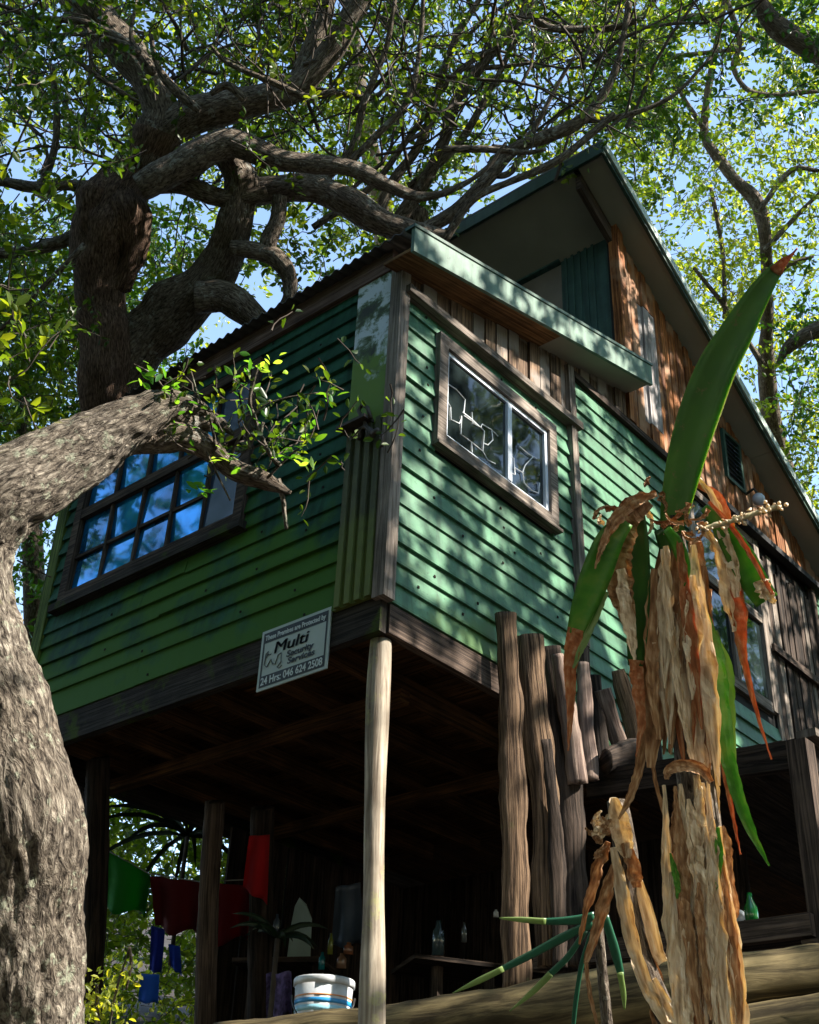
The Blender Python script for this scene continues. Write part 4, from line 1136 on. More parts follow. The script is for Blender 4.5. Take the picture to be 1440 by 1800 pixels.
for pl in ([(245, 95, 14), (200, 70, 10), (130, 60, 8), (40, 70, 8), (0, 75, 6)], [(155, 50, 10), (160, 110, 8), (155, 150, 5)], [(0, 50, 12), (40, 100, 12), (60, 130, 8)], [(110, 85, 10), (180, 140, 9), (245, 180, 7)], [(350, 195, 14), (300, 150, 16), (275, 110, 10), (265, 60, 8)],
           [(430, 175, 16), (400, 150, 16), (370, 165, 10)], [(240, 90, 10), (230, 60, 8), (240, 0, 6)], [(590, 160, 12), (540, 170, 14), (480, 145, 12), (400, 110, 9), (370, 80, 6)], [(150, 430, 12), (60, 520, 9), (0, 580, 7)]):
    limb('twig', pl, 7.9, t2, 'barkB', sides=8, lump=.15, furrow=.003)
c2 = Crown()
fill(c2, (-260, -260, 720, 520), (8.8, 12.5), 1150, .068, 17, .32)
fill(c2, (-260, -260, 720, 300), (6.6, 8.0), 25, .05, 14, .28)
for gx_, gy_, gs_, gn_ in ((95, 120, 45, 26), (40, 30, 45, 18), (170, 20, 30, 8), (150, 255, 30, 10), (60, 560, 60, 24), (420, 260, 20, 4)):
    for _ in range(gn_):
        P = at(random.gauss(gx_, gs_), random.gauss(gy_, gs_), random.uniform(6.6, 7.8))
        if clear_of_house(P): c2.spray(P, .28, 16, .05, tone=.1)
fill(c2, (-200, 380, 200, 900), (8.6, 11), 600, .066, 14, .32)
for pl in ([(285, 60), (400, 20), (330, 250)],):
    pass
for _ in range(80):
    px, py = random.uniform(-100, 700), random.uniform(-150, 380)
    P = at(px, py, random.uniform(8.4, 10.0))
    if clear_of_house(P): c2.branch(P, (CR * random.gauss(0, 1) + CU * random.uniform(.1, 1) + CF * random.gauss(0, .4)), random.uniform(.7, 1.4), random.uniform(.009, .018), 1, .06, 10)
c2.clip(clear_of_house)
c2.build(M['leafA'], t2)

# ---- fan-branched tree behind the shed roof
t3 = thing('fan_branched_tree', at(760, 900, 12.5), 'slender-limbed tree fanning out behind the corner of the shed roof', 'tree')
D = 8.8
limb('trunk', [(700, 2000, 90, 13), (735, 900, 80, 12.5), (740, 560, 66, 11), (730, 420, 50, 9.4), (735, 380, 34, 8.9)], None, t3, 'barkB', sides=16)
fan = [[(690, 400, 26), (740, 330, 24), (780, 250, 22), (800, 180, 20), (855, 105, 17), (905, 45, 14), (960, -30, 10)],
       [(660, 390, 22), (690, 320, 18), (740, 250, 16), (770, 160, 14), (800, 70, 12), (860, -30, 10)],
       [(735, 408, 26), (800, 372, 24), (855, 315, 24), (905, 262, 22), (960, 240, 22), (1020, 212, 20), (1070, 150, 15), (1095, 70, 12), (1112, -40, 10)],
       [(780, 425, 14), (830, 352, 15), (900, 318, 14), (975, 285, 14), (1040, 235, 14), (1080, 200, 12)],
       [(720, 330, 16), (800, 260, 15), (850, 180, 12), (900, 80, 10), (930, -20, 8)],
       [(925, 20, 14), (965, 48, 14), (1030, 52, 13), (1090, 46, 12), (1135, 25, 10), (1160, -20, 8)],
       [(560, 330, 16), (620, 260, 14), (640, 180, 12), (680, 80, 10), (700, -40, 8)], [(600, 300, 14), (660, 240, 12), (720, 170, 12), (740, 60, 9), (745, -40, 8)],
       [(480, 145, 12), (600, 165, 10), (660, 170, 9), (700, 120, 8)], [(550, 400, 12), (650, 330, 13), (720, 240, 12), (800, 130, 10), (900, 70, 8)], [(860, 310, 10), (900, 300, 12), (940, 225, 10), (985, 140, 8), (1010, 100, 6)],
       [(780, 262, 12), (850, 262, 12), (920, 268, 9), (960, 262, 6)], [(820, 120, 10), (870, 118, 9), (940, 110, 7)], [(1020, 212, 12), (1090, 205, 10), (1180, 170, 8), (1250, 100, 6)]]
for i, pl in enumerate(fan): limb('limb' if i < 5 else 'branch', pl, D - (i % 4) * .25, t3, 'barkB', sides=10, lump=.2, furrow=.004)
c3 = Crown()
fill(c3, (520, -260, 1200, 420), (9.4, 13.5), 900, .066, 16, .30)
for _ in range(60):
    P = at(random.uniform(500, 1120), random.uniform(-100, 330), random.uniform(8.2, 9.6))
    if clear_of_house(P): c3.branch(P, (CR * random.gauss(.5, .7) + CU * random.uniform(.2, 1) + CF * random.gauss(0, .4)), random.uniform(.7, 1.5), random.uniform(.009, .016), 1, .055, 8)
c3.clip(clear_of_house)
c3.build(M['leafA'], t3)

# ---- trees to the right, beyond the gable
t4 = thing('tall_right_tree', at(1420, 1500, 16), 'tall pale-leaved tree beyond the gable roof with a crooked thin stem', 'tree')
limb('trunk', [(1500, 2200, 90, 16), (1450, 1500, 70, 16), (1400, 1000, 50, 15.5), (1352, 700, 34, 14.5), (1348, 560, 22, 13.5), (1347, 430, 20, 13), (1333, 360, 24, 13), (1295, 318, 22, 13), (1255, 268, 19, 13), (1238, 225, 15, 13), (1250, 130, 12, 13), (1275, 0, 10, 13)], None, t4, 'barkB', sides=12)
for pl in ([(1160, 35, 12), (1240, 30, 14), (1280, 50, 12), (1330, 70, 10)], [(1270, -20, 12), (1300, 70, 12), (1290, 120, 10), (1330, 165, 10), (1440, 160, 8)], [(1335, 370, 10), (1390, 300, 10), (1440, 300, 8)], [(1345, 440, 10), (1400, 380, 8), (1450, 330, 6)], [(1180, 100, 10), (1220, 95, 8), (1310, 85, 8)],
           [(1240, 230, 10), (1190, 150, 8), (1160, 60, 7)], [(1275, 560, 9), (1270, 440, 8), (1250, 330, 7)], [(1340, 640, 12), (1290, 560, 9), (1220, 470, 7)], [(1345, 520, 9), (1380, 470, 8), (1430, 450, 6)]):
    limb('branch', pl, 12.8, t4, 'barkB', sides=8)
c4 = Crown()
fill(c4, (1000, -260, 1750, 900), (12.2, 17), 3000, .068, 15, .40)
c4.clip(clear_of_house)
c4.build(M['leafB'], t4)
t5 = thing('overhanging_tree', at(1800, 700, 9), 'dark-limbed tree reaching in over the gable from the top right corner', 'tree')
limb('trunk', [(2500, 2000, 140, 9), (2300, 900, 130, 9), (2000, 420, 100, 9), (1700, 220, 70, 9), (1500, 110, 52, 9), (1410, 75, 44, 9), (1350, 30, 34, 9), (1300, -60, 26, 9)], None, t5, 'barkB', sides=18)
limb('limb', [(1760, 560, 40, 10), (1600, 570, 34, 10), (1480, 572, 32, 10), (1425, 585, 28, 10), (1385, 612, 20, 10), (1368, 640, 8, 10)], None, t5, 'barkB', sides=12)
c5 = Crown()
fill(c5, (1230, -260, 1900, 190), (8.6, 11.5), 420, .06, 14, .30)
fill(c5, (1395, 470, 1800, 760), (9.6, 11.5), 160, .06, 14, .30)
fill(c5, (1040, 20, 1180, 250), (9.6, 11), 60, .06, 14, .28, thr=False)
c5.clip(clear_of_house)
c5.build(M['leafC'], t5)
t6 = thing('back_tree', at(60, 1400, 13), 'bushy tree behind the left end of the green house', 'tree')
limb('trunk', [(90, 2100, 70, 13), (80, 1500, 60, 13), (60, 1000, 40, 12.5), (40, 700, 26, 12), (60, 450, 14, 12)], None, t6, 'barkB', sides=12)
c6 = Crown()
fill(c6, (-300, 380, 330, 1250), (10.0, 13.5), 1500, .075, 14, .36)
c6.clip(clear_of_house)
c6.build(M['leafC'], t6)
t7 = thing('backdrop_tree', at(700, 1300, 19), 'large far tree filling the gaps between the nearer crowns', 'tree')
limb('trunk', [(720, 2300, 110, 21), (720, 1500, 90, 21), (700, 900, 70, 20), (690, 500, 50, 19), (640, 200, 30, 18), (600, -100, 20, 18)], None, t7, 'barkB', sides=12)
c7 = Crown()
fill(c7, (-500, -350, 1900, 900), (15.5, 21), 2300, .095, 14, .55)
c7.build(M['leafB'], t7, twigs=False)

# ---- undergrowth behind and below
ug = thing('background_shrub', at(330, 1600, 12), 'sunlit shrubs seen through the gap under the house', 'shrub')
cu_ = Crown()
def under_ok(P): return not (-.3 < P.x < 6.6 and -.4 < P.y < 3.5) and P.z > ground_h(P.x, P.y) - .1
fill(cu_, (120, 1350, 640, 1900), (10.6, 14.5), 1500, .085, 12, .4, test=under_ok, thr=False)
fill(cu_, (-400, 1150, 200, 1900), (9, 14), 500, .08, 12, .4, test=under_ok, thr=False)
fill(cu_, (480, 1480, 1000, 1900), (12.5, 15), 350, .085, 12, .4, test=under_ok, thr=False)
cu_.build(M['leafB'], ug)
ug2 = thing('small_shrub', at(172, 1800, 5.8), 'small bright green shrub at the foot of the big trunk', 'shrub')
limb('stem', [(176, 1900, 10), (172, 1800, 8), (170, 1730, 5)], 5.8, ug2, 'barkA', sides=6)
limb('stem', [(186, 1850, 7), (205, 1740, 5), (228, 1665, 4)], 5.8, ug2, 'barkA', sides=6)
limb('stem', [(228, 1665, 5), (230, 1700, 5), (222, 1740, 4)], 5.8, ug2, 'barkA', sides=6)
cs = Crown()
for _ in range(44):
    cs.spray(at(random.gauss(172, 20), random.gauss(1772, 30), random.uniform(5.6, 6.0)), .12, 7, .04, tone=1)
cs.build(M['leafB'], ug2, twigs=False)

# strap-leaved dark plants under the house
def blade_geo(pts, wid, fold=.25, thick=.004, side=None, curl=0.0, crump=0.0):
    n = len(pts); v, f, uv = [], [], []
    L = 0
    for i in range(n):
        if i: L += (pts[i] - pts[i - 1]).length
        T = (pts[min(i + 1, n - 1)] - pts[max(i - 1, 0)]).normalized()
        view = (pts[i] - CAM).normalized() if side is None else side
        S = T.cross(view).normalized(); U = S.cross(T)
        if curl:
            a = curl * i / n; S, U = S * math.cos(a) + U * math.sin(a), U * math.cos(a) - S * math.sin(a)
        w = wid[i] / 2
        if i == 0: sd_ = random.random() * 90
        nz = lambda o_: noise.noise(V((i * .42, o_, sd_)))
        jl, jr = 1 + crump * (1.1 * nz(1) - .1 + random.uniform(-.12, .05)), 1 + crump * (1.1 * nz(5) - .1 + random.uniform(-.12, .05))
        k1, k2_, k3 = (crump * 1.5 * nz(o_) for o_ in (9, 14, 20))
        prof = [(-jl, fold + k1), (-.55, fold * .35 - k2_), (0, k3 * .6), (.55, fold * .35 + k2_), (jr, fold - k1)]
        for q, h in prof: v.append(pts[i] + S * q * w + U * (-h) * w)
        for q, h in reversed(prof): v.append(pts[i] + S * q * w * .94 + U * (-h * w + thick * (1.0 if abs(q) < .9 else .2)))
    for i in range(n - 1):
        for k in range(10):
            k2 = (k + 1) % 10
            f.append((i * 10 + k, i * 10 + k2, (i + 1) * 10 + k2, (i + 1) * 10 + k))
            ua, ub = k * .01, (k + 1) * .01
            uv += [(i * .05, ua), (i * .05, ub), ((i + 1) * .05, ub), ((i + 1) * .05, ua)]
    f.append(tuple(reversed(range(10)))); uv += [(0, 0)] * 10
    f.append(tuple(range((n - 1) * 10, n * 10))); uv += [(0, 0)] * 10
    return v, f, uv
def blade(name, pl, dep, mat, parent, fold=.25, thick=.0025, n=6, jag=0.0, curl=0.0, **kw):
    if thick < .003: n = int(n * 1.6); jag = max(jag, .06)
    pts, rad = pxpath(pl, dep, n)
    if jag: pts = [p + CR * random.uniform(-.0008, .0008) for p in pts]; jag *= .6
    wid = [2 * r * (1 + jag * random.uniform(-1, 1)) for r in rad]
    v, f, u = blade_geo(pts, wid, fold, thick, curl=curl, crump=min(.55, jag * 5) if thick < .003 else 0)
    return mk(name, v, f, mat, parent, u, smooth=thick > .003, **kw)
strapm = bladem('strap_leaf', (.006, .018, .008), (.015, .04, .012), .15)
def strap_plant(px, py, dep, n, L, label):
    g = thing('strap_leaved_plant', at(px, py, dep) - Z * .02, label, 'plant')
    c = at(px, py, dep)
    for k in range(n):
        a = 2 * math.pi * k / n + random.random() * .5
        el = random.uniform(.3, 1.2)
        d = V((math.cos(a) * math.cos(el), math.sin(a) * math.cos(el), math.sin(el)))
        pts = []; p = V(c); dd = V(d)
        for i in range(7):
            pts.append(V(p)); dd = (dd - Z * .22).normalized(); p = p + dd * L / 6 * random.uniform(.8, 1.1)
        w = [.012, .03, .036, .034, .028, .018, .003]
        v, f, u = blade_geo(pts, w, .3, .002)
        mk('leaf', v, f, strapm, g, u, smooth=True)
    tube('stem', [c - Z * .9, c - Z * .4, c], .016, M['twig'], g, sides=7)
strap_plant(488, 1650, 7.3, 10, .34, 'dark strap-leaved plant in front of the pale pointed board')
strap_plant(330, 1470, 9.0, 16, .8, 'strap-leaved plant silhouetted against the bright gap under the house')

# ------------------------------------------------------------------ dead-leaved aloe in the foreground
AG = bladem('aloe_green', (.015, .06, .008), (.045, .14, .015), .12, .32, (2, 30), tcol=(1.2, 1.6, .3))
AGb = bladem('aloe_bright_green', (.03, .12, .012), (.08, .25, .025), .3, .4, (5, 30), c3=(.20, .30, .05), tcol=(1.3, 1.6, .3))
AGp = bladem('aloe_pale_green', (.14, .25, .06), (.34, .42, .18), .35, .35, (2, 30))
AO = bladem('dry_orange', (.24, .07, .02), (.46, .17, .06), .35, .65, (8, 60), c3=(.60, .40, .22), tcol=(1.4, .9, .6))
AB = bladem('dry_brown', (.10, .04, .015), (.42, .22, .10), .3, .65, (5, 80), c3=(.70, .52, .32))
AS = bladem('dry_straw', (.30, .16, .07), (.76, .62, .44), .3, .5, (4, 100), c3=(.92, .88, .80))
al = thing('dead_leaved_aloe', at(1235, 2150, 2.6), 'tall aloe with one big upright green leaf above a skirt of dry leaves', 'aloe')
DP = 2.6
limb('stem', [(1262, 2300, 110), (1250, 1850, 100), (1240, 1600, 84), (1228, 1420, 74), (1220, 1340, 68), (1205, 1150, 54), (1190, 1000, 46), (1180, 905, 36)], DP + .02, al, 'barkB', sides=20, lump=.15, furrow=.002)
bigm, nt_, b_ = new_mat('aloe_big_leaf')
uvn = nd(nt_, 'ShaderNodeUVMap'); mpn = nd(nt_, 'ShaderNodeMapping'); mpn.inputs['Scale'].default_value = (1.2, 22, 1); nt_.links.new(uvn.outputs[0], mpn.inputs[0])
nn = nd(nt_, 'ShaderNodeTexNoise', Scale=1.0, Detail=5.0); nt_.links.new(mpn.outputs[0], nn.inputs['Vector'])
rr_ = ramp(nt_, nn.outputs[0], [(.25, (.025, .10, .010)), (.55, (.055, .17, .015)), (.8, (.11, .25, .03))])
gg_ = nd(nt_, 'ShaderNodeNewGeometry'); sn_ = nd(nt_, 'ShaderNodeTexNoise', Scale=34.0, Detail=7.0, Roughness=.75); nt_.links.new(gg_.outputs['Position'], sn_.inputs['Vector'])
sf_ = ramp(nt_, sn_.outputs[0], [(.60, (0, 0, 0)), (.66, (.75, .75, .75))])
nt_.links.new(mix(nt_, sf_.outputs[0], rr_.outputs[0], (.16, .13, .05)), b_.inputs['Base Color']); b_.inputs['Roughness'].default_value = .5; bump(nt_, b_, nn.outputs[0], .6, .008)
b_.inputs['Subsurface Weight'].default_value = .15; b_.inputs['Subsurface Radius'].default_value = (.01, .02, .004); b_.inputs['Subsurface Scale'].default_value = .5
blade('big_leaf', [(1180, 935, 40), (1190, 880, 54), (1208, 800, 66), (1232, 720, 72), (1261, 645, 68), (1292, 590, 59), (1326, 530, 44), (1352, 490, 31), (1368, 470, 22)], DP, bigm, al, fold=.55, thick=.011, n=10)
blade('leaf_tip', [(1362, 479, 24), (1376, 462, 16), (1390, 450, 7), (1402, 436, 1)], DP - .003, AO, al, fold=.5, thick=.005)
def bl(n_, pl, m_, dd=0.0, **kw): return blade(n_, pl, DP + dd, m_, al, **kw)
bl('hanging_leaf', [(1100, 915, 30), (1072, 950, 48), (1050, 1005, 54), (1028, 1065, 46), (1010, 1120, 30)], AGb, -.04, fold=.35, thick=.008)
bl('leaf_tip', [(1012, 1105, 30), (1003, 1170, 24), (1003, 1240, 15), (999, 1320, 2)], AO, -.042, fold=.4)
bl('dry_strip', [(1066, 1040, 10), (1045, 1090, 12), (1022, 1140, 12), (1008, 1175, 4)], AGp, -.05)
bl('hanging_leaf', [(1120, 890, 24), (1121, 960, 40), (1122, 1040, 42), (1120, 1120, 36), (1117, 1170, 26)], AG, -.02, fold=.35, thick=.008)
bl('leaf_tip', [(1118, 1160, 26), (1122, 1210, 22), (1128, 1265, 16), (1119, 1330, 2)], AO, -.022)
bl('dry_leaf', [(1140, 880, 26), (1105, 910, 46), (1085, 960, 58), (1088, 1020, 50), (1102, 1080, 30), (1118, 1140, 6)], AB, -.03, jag=.08, fold=.3)
bl('dry_leaf', [(1092, 1000, 16), (1098, 1050, 24), (1108, 1110, 22), (1116, 1160, 6)], AS, -.045, jag=.1)
bl('dry_leaf', [(1155, 868, 12), (1115, 882, 24), (1078, 920, 22), (1058, 962, 12), (1046, 1000, 3)], AB, -.05, jag=.15)
bl('hanging_leaf', [(1160, 930, 22), (1182, 985, 36), (1196, 1060, 42), (1200, 1130, 44), (1203, 1190, 36)], AG, -.01, fold=.3, thick=.006)
bl('hanging_leaf', [(1172, 930, 16), (1192, 960, 24), (1204, 1000, 20), (1200, 1030, 8)], AGb, -.05, thick=.006)
bl('leaf_tip', [(1200, 1130, 30), (1203, 1190, 30), (1200, 1250, 24), (1194, 1300, 8)], AO, -.015)
bl('dry_leaf', [(1222, 950, 22), (1228, 1020, 38), (1234, 1100, 38), (1240, 1180, 30), (1240, 1260, 20)], AB, .01, jag=.08)
bl('hanging_leaf', [(1238, 892, 16), (1268, 925, 34), (1300, 975, 48), (1328, 1025, 48), (1348, 1056, 42)], AGb, -.01, fold=.25, thick=.008)
bl('torn_tip', [(1335, 1020, 26), (1350, 1045, 22), (1362, 1062, 6)], AS, -.022, jag=.3)
bl('dry_edge', [(1246, 882, 6), (1285, 925, 9), (1322, 980, 9), (1358, 1045, 7)], AO, -.03)
bl('hanging_leaf', [(1212, 1000, 10), (1232, 1070, 18), (1256, 1150, 34), (1268, 1250, 32), (1284, 1350, 26), (1312, 1440, 20), (1352, 1522, 3)], AGb, -.03, fold=.35)
bl('pale_strip', [(1252, 1110, 18), (1276, 1180, 26), (1282, 1260, 22), (1290, 1340, 10)], AGp, -.012)
bl('dry_leaf', [(1225, 850, 10), (1262, 875, 18), (1284, 930, 18), (1290, 1010, 26), (1300, 1085, 28), (1308, 1160, 14), (1330, 1250, 8), (1356, 1335, 2)], AO, .0, jag=.1)
bl('dry_leaf', [(1226, 838, 8), (1256, 880, 14), (1272, 940, 20), (1286, 990, 26), (1296, 1050, 12)], AS, -.01, jag=.2)
bl('dry_leaf', [(1236, 920, 12), (1262, 970, 20), (1276, 1040, 22), (1292, 1110, 10)], AS, .0, jag=.2)
bl('dry_leaf', [(1172, 960, 24), (1162, 1060, 44), (1154, 1160, 52), (1150, 1260, 44), (1144, 1350, 14)], AB, .0, jag=.06)
bl('dry_leaf', [(1168, 970, 12), (1186, 1050, 26), (1202, 1150, 36), (1216, 1250, 36), (1232, 1350, 28)], AS, -.025, jag=.1)
bl('dry_leaf', [(1165, 965, 8), (1176, 1080, 14), (1190, 1190, 16), (1208, 1290, 14), (1220, 1350, 8)], AS, -.05, jag=.2)
bl('dry_leaf', [(1204, 1090, 16), (1216, 1170, 28), (1222, 1260, 30), (1232, 1340, 24)], AB, -.02, jag=.12)
bl('dry_leaf', [(1226, 1120, 18), (1240, 1200, 30), (1250, 1290, 30), (1252, 1370, 24), (1262, 1430, 8)], AS, .0, jag=.1)
bl('dry_leaf', [(1256, 1180, 10), (1262, 1280, 14), (1276, 1370, 10), (1290, 1440, 8), (1302, 1502, 2)], AO, -.01, jag=.2)
bl('dry_leaf', [(1140, 1180, 16), (1134, 1260, 20), (1126, 1340, 18), (1108, 1400, 14), (1088, 1440, 4)], AB, .02, jag=.1)
bl('dry_leaf', [(1146, 1280, 6), (1150, 1360, 7), (1170, 1440, 7), (1190, 1520, 3)], AB, .02)
bl('dry_leaf', [(1150, 1000, 14), (1146, 1100, 26), (1148, 1200, 22), (1158, 1300, 10)], AB, -.03, jag=.12)
for k in range(9):
    x0 = 1160 + k * 11
    bl('dry_leaf', [(x0, 985 + random.uniform(-20, 60), 8), (x0 + random.uniform(-6, 12), 1090, random.uniform(12, 24)), (x0 + random.uniform(-4, 22), 1210, random.uniform(12, 26)), (x0 + random.uniform(6, 30), 1320 + random.uniform(-30, 50), 4)], random.choice([AB, AS, AO, AB]), random.uniform(-.04, .03), jag=.2, curl=random.uniform(-.8, .8))
for k in range(16):
    x0 = 1160 + random.uniform(0, 70); y0 = 960 + random.uniform(-15, 90); ln = random.uniform(200, 400); xe = x0 + random.uniform(-16, 40)
    w_ = random.uniform(18, 34)
    bl('dry_leaf', [(x0, y0, 10), (x0 + (xe - x0) * .25, y0 + ln * .25, w_), (x0 + (xe - x0) * .6, y0 + ln * .6, w_ * 1.1), (xe, y0 + ln, 4)], random.choice([AS, AS, AS, AS, AB, AO]), random.uniform(-.06, .0), jag=.1, fold=random.uniform(.2, .5), curl=random.uniform(-.9, .9))
# curled dead remains round the growing point
for k in range(24):
    cx, cy = random.gauss(1158, 38), random.gauss(905, 26)
    a = random.uniform(0, 6.28); r = random.uniform(10, 40)
    bl('dry_curl', [(cx + r * math.cos(a + t * .45), cy + r * .8 * math.sin(a + t * .45), 11 - t * 2) for t in range(5)], random.choice([AB, AB, AS, AB, AO]), random.uniform(-.06, .03), n=4, fold=.5, jag=.25, curl=random.uniform(-1.6, 1.6))
# old leaf bases sheathing the stem
bl('sheath', [(1172, 1370, 8), (1178, 1352, 18), (1205, 1345, 22), (1232, 1352, 20), (1250, 1375, 10)], AB, -.06, n=6, fold=.6)
stx = lambda y: 1215 + (y - 1350) * .085
for k in range(34):
    y0 = random.uniform(1345, 1560); y1 = y0 + random.uniform(160, 420)
    u0 = random.uniform(-40, 40); u1 = u0 + random.uniform(-14, 14)
    sp_ = 1 + (y1 - 1350) * .0007
    pl = [(stx(y0 + (y1 - y0) * t) + (u0 + (u1 - u0) * t) * sp_ + random.uniform(-3, 3), y0 + (y1 - y0) * t, w_) for t, w_ in ((0, 6), (.2, random.uniform(12, 24)), (.5, random.uniform(14, 30)), (.8, random.uniform(10, 22)), (1, 3))]
    bl('sheath', pl, random.choice([AS, AS, AB, AS, AB]) if k % 5 else AS, -.035 - .02 * math.cos(min(1.5, abs(u0) / 30)) + random.uniform(-.01, .01), jag=.12, fold=.35, curl=random.uniform(-.5, .5))
bl('sheath', [(1262, 1500, 18), (1272, 1600, 26), (1280, 1700, 30), (1288, 1820, 30), (1296, 1900, 30)], AS, -.01, jag=.05, fold=.6, thick=.01)
bl('green_sheath', [(1262, 1455, 6), (1264, 1500, 16), (1258, 1550, 12), (1255, 1575, 3)], AGb, -.06)
bl('green_sheath', [(1178, 1500, 3), (1186, 1530, 12), (1192, 1560, 10), (1190, 1580, 3)], AGb, -.06)
# dried flower stalk
fs_pts, fs_r = pxpath([(1232, 930, 12), (1262, 922, 14), (1290, 915, 16), (1320, 905, 18), (1345, 898, 18), (1362, 893, 20), (1374, 890, 8)], DP - .05, 6)
tube('flower_stalk', fs_pts, [r * random.uniform(.35, .7) for r in fs_r], bladem('seedy_stalk', (.30, .24, .12), (.62, .54, .34), .1, .8, (30, 60)), al, sides=10, lump=.5, lscale=60)

for k in range(70):
    q = random.choice(fs_pts[:-2]) + V((random.gauss(0, .006), random.gauss(0, .006), random.gauss(0, .006)))
    qq = q + V((random.gauss(0, .005), random.gauss(0, .005), random.gauss(0, .005)))
    tube('seed_pod', [q, (q + qq) / 2, qq], [.001, random.uniform(.003, .0055), .001], AS, al, sides=6)
# ---- second dead stalk and the cut green leaves in front of the logs
d2 = thing('dead_aloe_stalk', at(1180, 2100, 2.8), 'broken dead aloe stalk with peeling sheaths left of the tall aloe', 'stalk')
DP2 = 2.8
def b2(n_, pl, m_, dd=0.0, **kw): return blade(n_, pl, DP2 + dd, m_, d2, **kw)
limb('stem', [(1084, 1408, 34), (1092, 1450, 42), (1100, 1500, 44), (1100, 1560, 40), (1120, 1660, 38), (1160, 1760, 38), (1215, 1880, 44), (1260, 2000, 44)], DP2, d2, 'barkB', sides=16, lump=.15, furrow=.003)
b2('sheath', [(1078, 1402, 14), (1088, 1440, 36), (1096, 1480, 34), (1104, 1510, 10)], AS, -.03, fold=.5)
b2('sheath', [(1100, 1480, 16), (1115, 1530, 28), (1120, 1560, 14)], AB, -.03, fold=.5, jag=.1)
b2('sheath', [(1078, 1490, 14), (1096, 1580, 26), (1118, 1680, 26), (1150, 1760, 22), (1190, 1830, 12)], AS, -.04, jag=.08)
b2('sheath', [(1120, 1540, 14), (1140, 1610, 24), (1155, 1670, 22), (1166, 1692, 18)], AS, -.01, jag=.08, fold=.5, thick=.008)
b2('sheath', [(1080, 1520, 10), (1066, 1570, 24), (1050, 1630, 20), (1030, 1690, 10)], AB, -.03, jag=.1)
b2('sheath', [(1030, 1690, 7), (1036, 1740, 8), (1050, 1800, 6), (1062, 1830, 5)], AB, -.03)
b2('sheath', [(1070, 1480, 12), (1050, 1530, 20), (1030, 1600, 14), (1018, 1660, 4)], AB, .03, jag=.15)
b2('sheath', [(1130, 1640, 14), (1150, 1720, 30), (1165, 1800, 34), (1185, 1870, 26)], AB, .0, jag=.1)
b2('sheath', [(1150, 1720, 8), (1180, 1780, 20), (1215, 1850, 18)], AS, -.04, jag=.1)
for k in range(12):
    cx, cy = random.gauss(1062, 12), random.gauss(1470, 14); a = random.uniform(2, 5)
    b2('dry_scrap', [(cx + 9 * t * math.cos(a + t * .3), cy + 9 * t * math.sin(a + t * .3), 16 - 4 * t) for t in range(4)], random.choice([AS, AB, AB]), random.uniform(-.05, .03), n=4, jag=.2, curl=random.uniform(-1, 1))
ca = thing('cut_aloe', at(1050, 1640, 2.9), 'cluster of dark green cut aloe leaves with pale tips in front of the log', 'aloe')
AGd = bladem('cut_leaf_green', (.01, .06, .03), (.03, .14, .08), .1, .3, (2, 30))
for pl, tip in (([(1045, 1612, 26), (1010, 1618, 24), (965, 1620, 18), (930, 1620, 12)], [(960, 1620, 16), (920, 1617, 14), (878, 1614, 4)]),
                ([(1045, 1622, 24), (990, 1648, 24), (930, 1680, 20), (880, 1705, 16)], [(885, 1703, 16), (840, 1725, 16), (796, 1746, 2)]),
                ([(1062, 1610, 22), (1078, 1660, 24), (1092, 1715, 18)], [(1090, 1710, 17), (1096, 1745, 14), (1098, 1775, 4)]),
                ([(1030, 1635, 16), (1000, 1680, 16), (965, 1715, 16)], [(968, 1712, 16), (935, 1745, 15), (896, 1778, 2)]),
                ([(1040, 1640, 14), (1022, 1700, 12), (1010, 1780, 12), (1006, 1850, 8)], None)):
    pts, rad = pxpath(pl, 2.9, 6); rad = [q * .72 for q in rad]; tube('leaf', pts, rad, AGd, ca, sides=10, flat=.3, lump=.15, lscale=20)
    if tip:
        pts, rad = pxpath(tip, 2.895, 6); tube('leaf_tip', pts, [r * .75 for r in rad], AGp, ca, sides=10, flat=.3, lump=.15, lscale=20)
tube('stem', *pxpath([(1050, 1625, 20), (1058, 1700, 18), (1072, 1850, 20), (1090, 2050, 24)], 2.95, 6), M['barkB'], ca, sides=10, lump=.2)

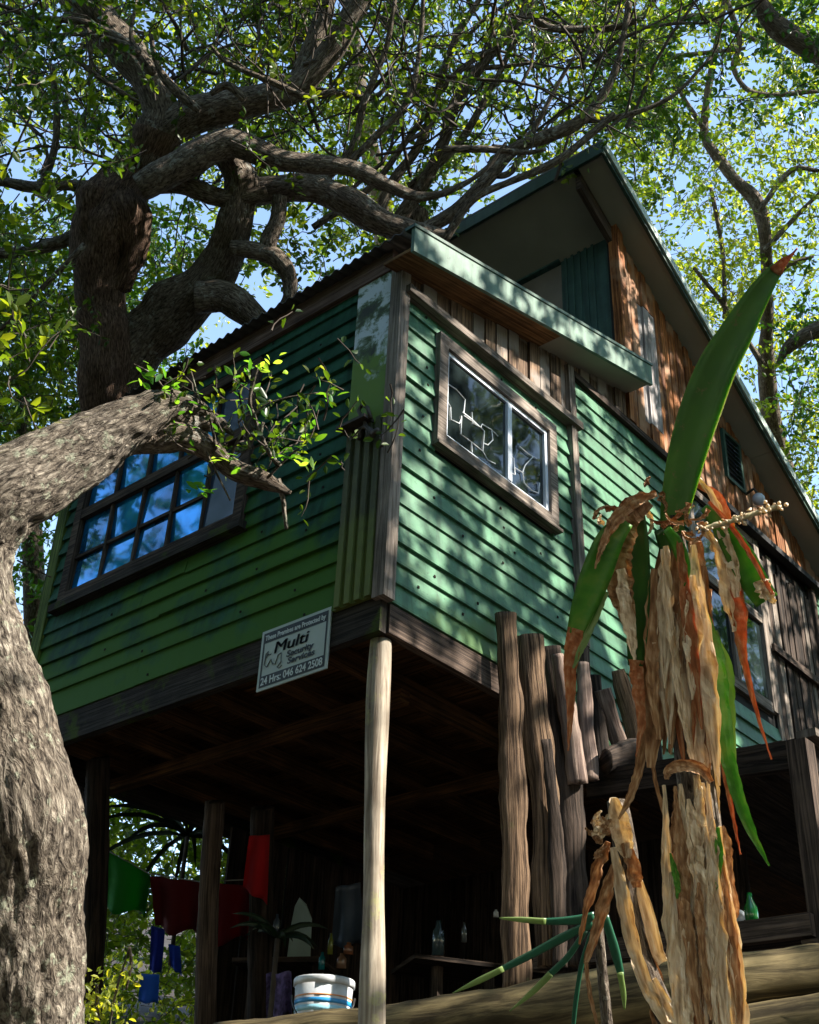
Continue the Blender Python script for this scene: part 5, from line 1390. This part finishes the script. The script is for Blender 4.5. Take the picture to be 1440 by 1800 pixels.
# ------------------------------------------------------------------ canopy on the sunny side (to the right, outside the frame)
sun_x = V((1, 0, 0)) - SUN * SUN.x; sun_x.normalize(); sun_y = SUN.cross(sun_x)
def off_frame(P, mg=0):
    px, py, z_ = proj(P)
    if z_ < .3: return P.z > -1 and (P - CAM).length > 2
    return not (-40 - mg / z_ < px < 1480 + mg / z_ and -40 - mg / z_ < py < 1840 + mg / z_)
def sun_tree(center, dist, ra, rb, N, name, label, trunk_to, seed, cut, holes=()):
    g = thing(name, trunk_to, label, 'tree')
    c = Crown(); C0 = V(center) + SUN * dist
    k = 0; tries = 0
    while k < N and tries < N * 15:
        tries += 1
        a, b = random.uniform(-ra, ra), random.uniform(-rb, rb)
        nv = noise.noise(V((a * .9, b * .9, seed))) + 1.15 * noise.noise(V((a * 3.4, b * 3.4, seed + 5)))
        if nv < cut: continue
        if any((a - ha) ** 2 + (b - hb) ** 2 < hr ** 2 and random.random() > .0 for ha, hb, hr in holes): continue
        P = C0 + sun_x * a + sun_y * b + SUN * random.uniform(-1.2, 1.2)
        if not off_frame(P) or P.z < ground_h(P.x, P.y) + 1.5: continue
        c.spray(P, .22, 14, .10); k += 1
    c.build(M['leafA'], g)
    tt = V(trunk_to)
    m1 = tt + (C0 - tt) * .5 + V((.6, -.4, .6))
    pts = [V(p) for p in catmull([tt, tt + Z * 1.5, m1, C0], 6)]
    tube('trunk', pts, [.22 - .15 * i / len(pts) for i in range(len(pts))], M['barkB'], g, sides=14, lump=.2)
    return g
sun_tree((1.6, -.1, 1.2), 6.2, 5.0, 4.4, 5200, 'shade_tree', 'leafy tree standing right of the view that dapples the front wall', (8.5, -7.5, -3.8), 80.0, -.18,
         holes=[((V(q) - V((1.6, -.1, 1.2))).dot(sun_x), (V(q) - V((1.6, -.1, 1.2))).dot(sun_y), .62) for q in (at(250, 250, 8.2), at(380, 420, 8.2), at(560, 150, 8.2), (.1, .05, -.9), at(110, 1700, 4.3), at(100, 800, 4.8), at(1200, 950, 2.6), at(1250, 1300, 2.6), at(1250, 1600, 2.6), at(1160, 1600, 2.8))])  # crown gaps shaped so sun reaches the limbs, pole, trunk and aloe
# unseen wood added around the clearing and overhead to keep off sky light
def add_sky_screen_tree(base, h, rad, N, label):
    g = thing('sky_screen_tree', base, label, 'tree', 'unseen trees added around the clearing to keep off sky light')
    c = Crown(); b = V(base)
    k = tries = 0
    while k < N and tries < N * 10:
        tries += 1
        d = V((random.gauss(0, 1), random.gauss(0, 1), random.gauss(0, .75))); d = d.normalized() * random.random() ** .4
        P = b + V((d.x * rad, d.y * rad, h * .56 + d.z * h * .46))
        if not off_frame(P, 1300) or P.z < ground_h(P.x, P.y) + .4: continue
        # keep the sun's way to the house and the aloe free
        q = P - V((.2, -1.2, 0)); al_ = q.dot(SUN)
        if al_ > 0 and (q - SUN * al_).length < 3.7: continue
        c.spray(P, .55, 14, .19, stem=False); k += 1
    c.build(M['leafC'], g, twigs=False)
    tube('trunk', [V(p) for p in catmull([b - Z * .2, b + V((.2, .1, h * .3)), b + V((-.1, .2, h * .75))], 6)], [.2 - .008 * i for i in range(13)], M['barkB'], g, sides=12, lump=.2)
for bx, by, h, rd, N in ((-6.5, 2.5, 9.5, 3.6, 520), (-5.5, 7.5, 10, 4, 520), (-10, -1.5, 10, 4, 480), (-8.5, -7, 10, 4.2, 480), (-3.2, -9, 10.5, 3.8, 420), (-13, 5, 12, 5, 420), (-3.6, -.6, 11, 3.2, 560),
                          (1.5, -13, 10, 4, 520), (7.5, -13.5, 11, 4.5, 560), (13, -8.5, 11, 4.5, 560), (14, -2, 11, 4.5, 480), (-3.5, -14, 11, 4.5, 480), (-13, -12, 12, 5, 480), (6.5, -9, 7, 2.6, 300), (10, -14, 15, 4, 360)):
    add_sky_screen_tree((bx, by, ground_h(bx, by)), h, rd, int(N * 1.7), 'broad dark unseen tree added to the surrounding wood to keep off sky light')
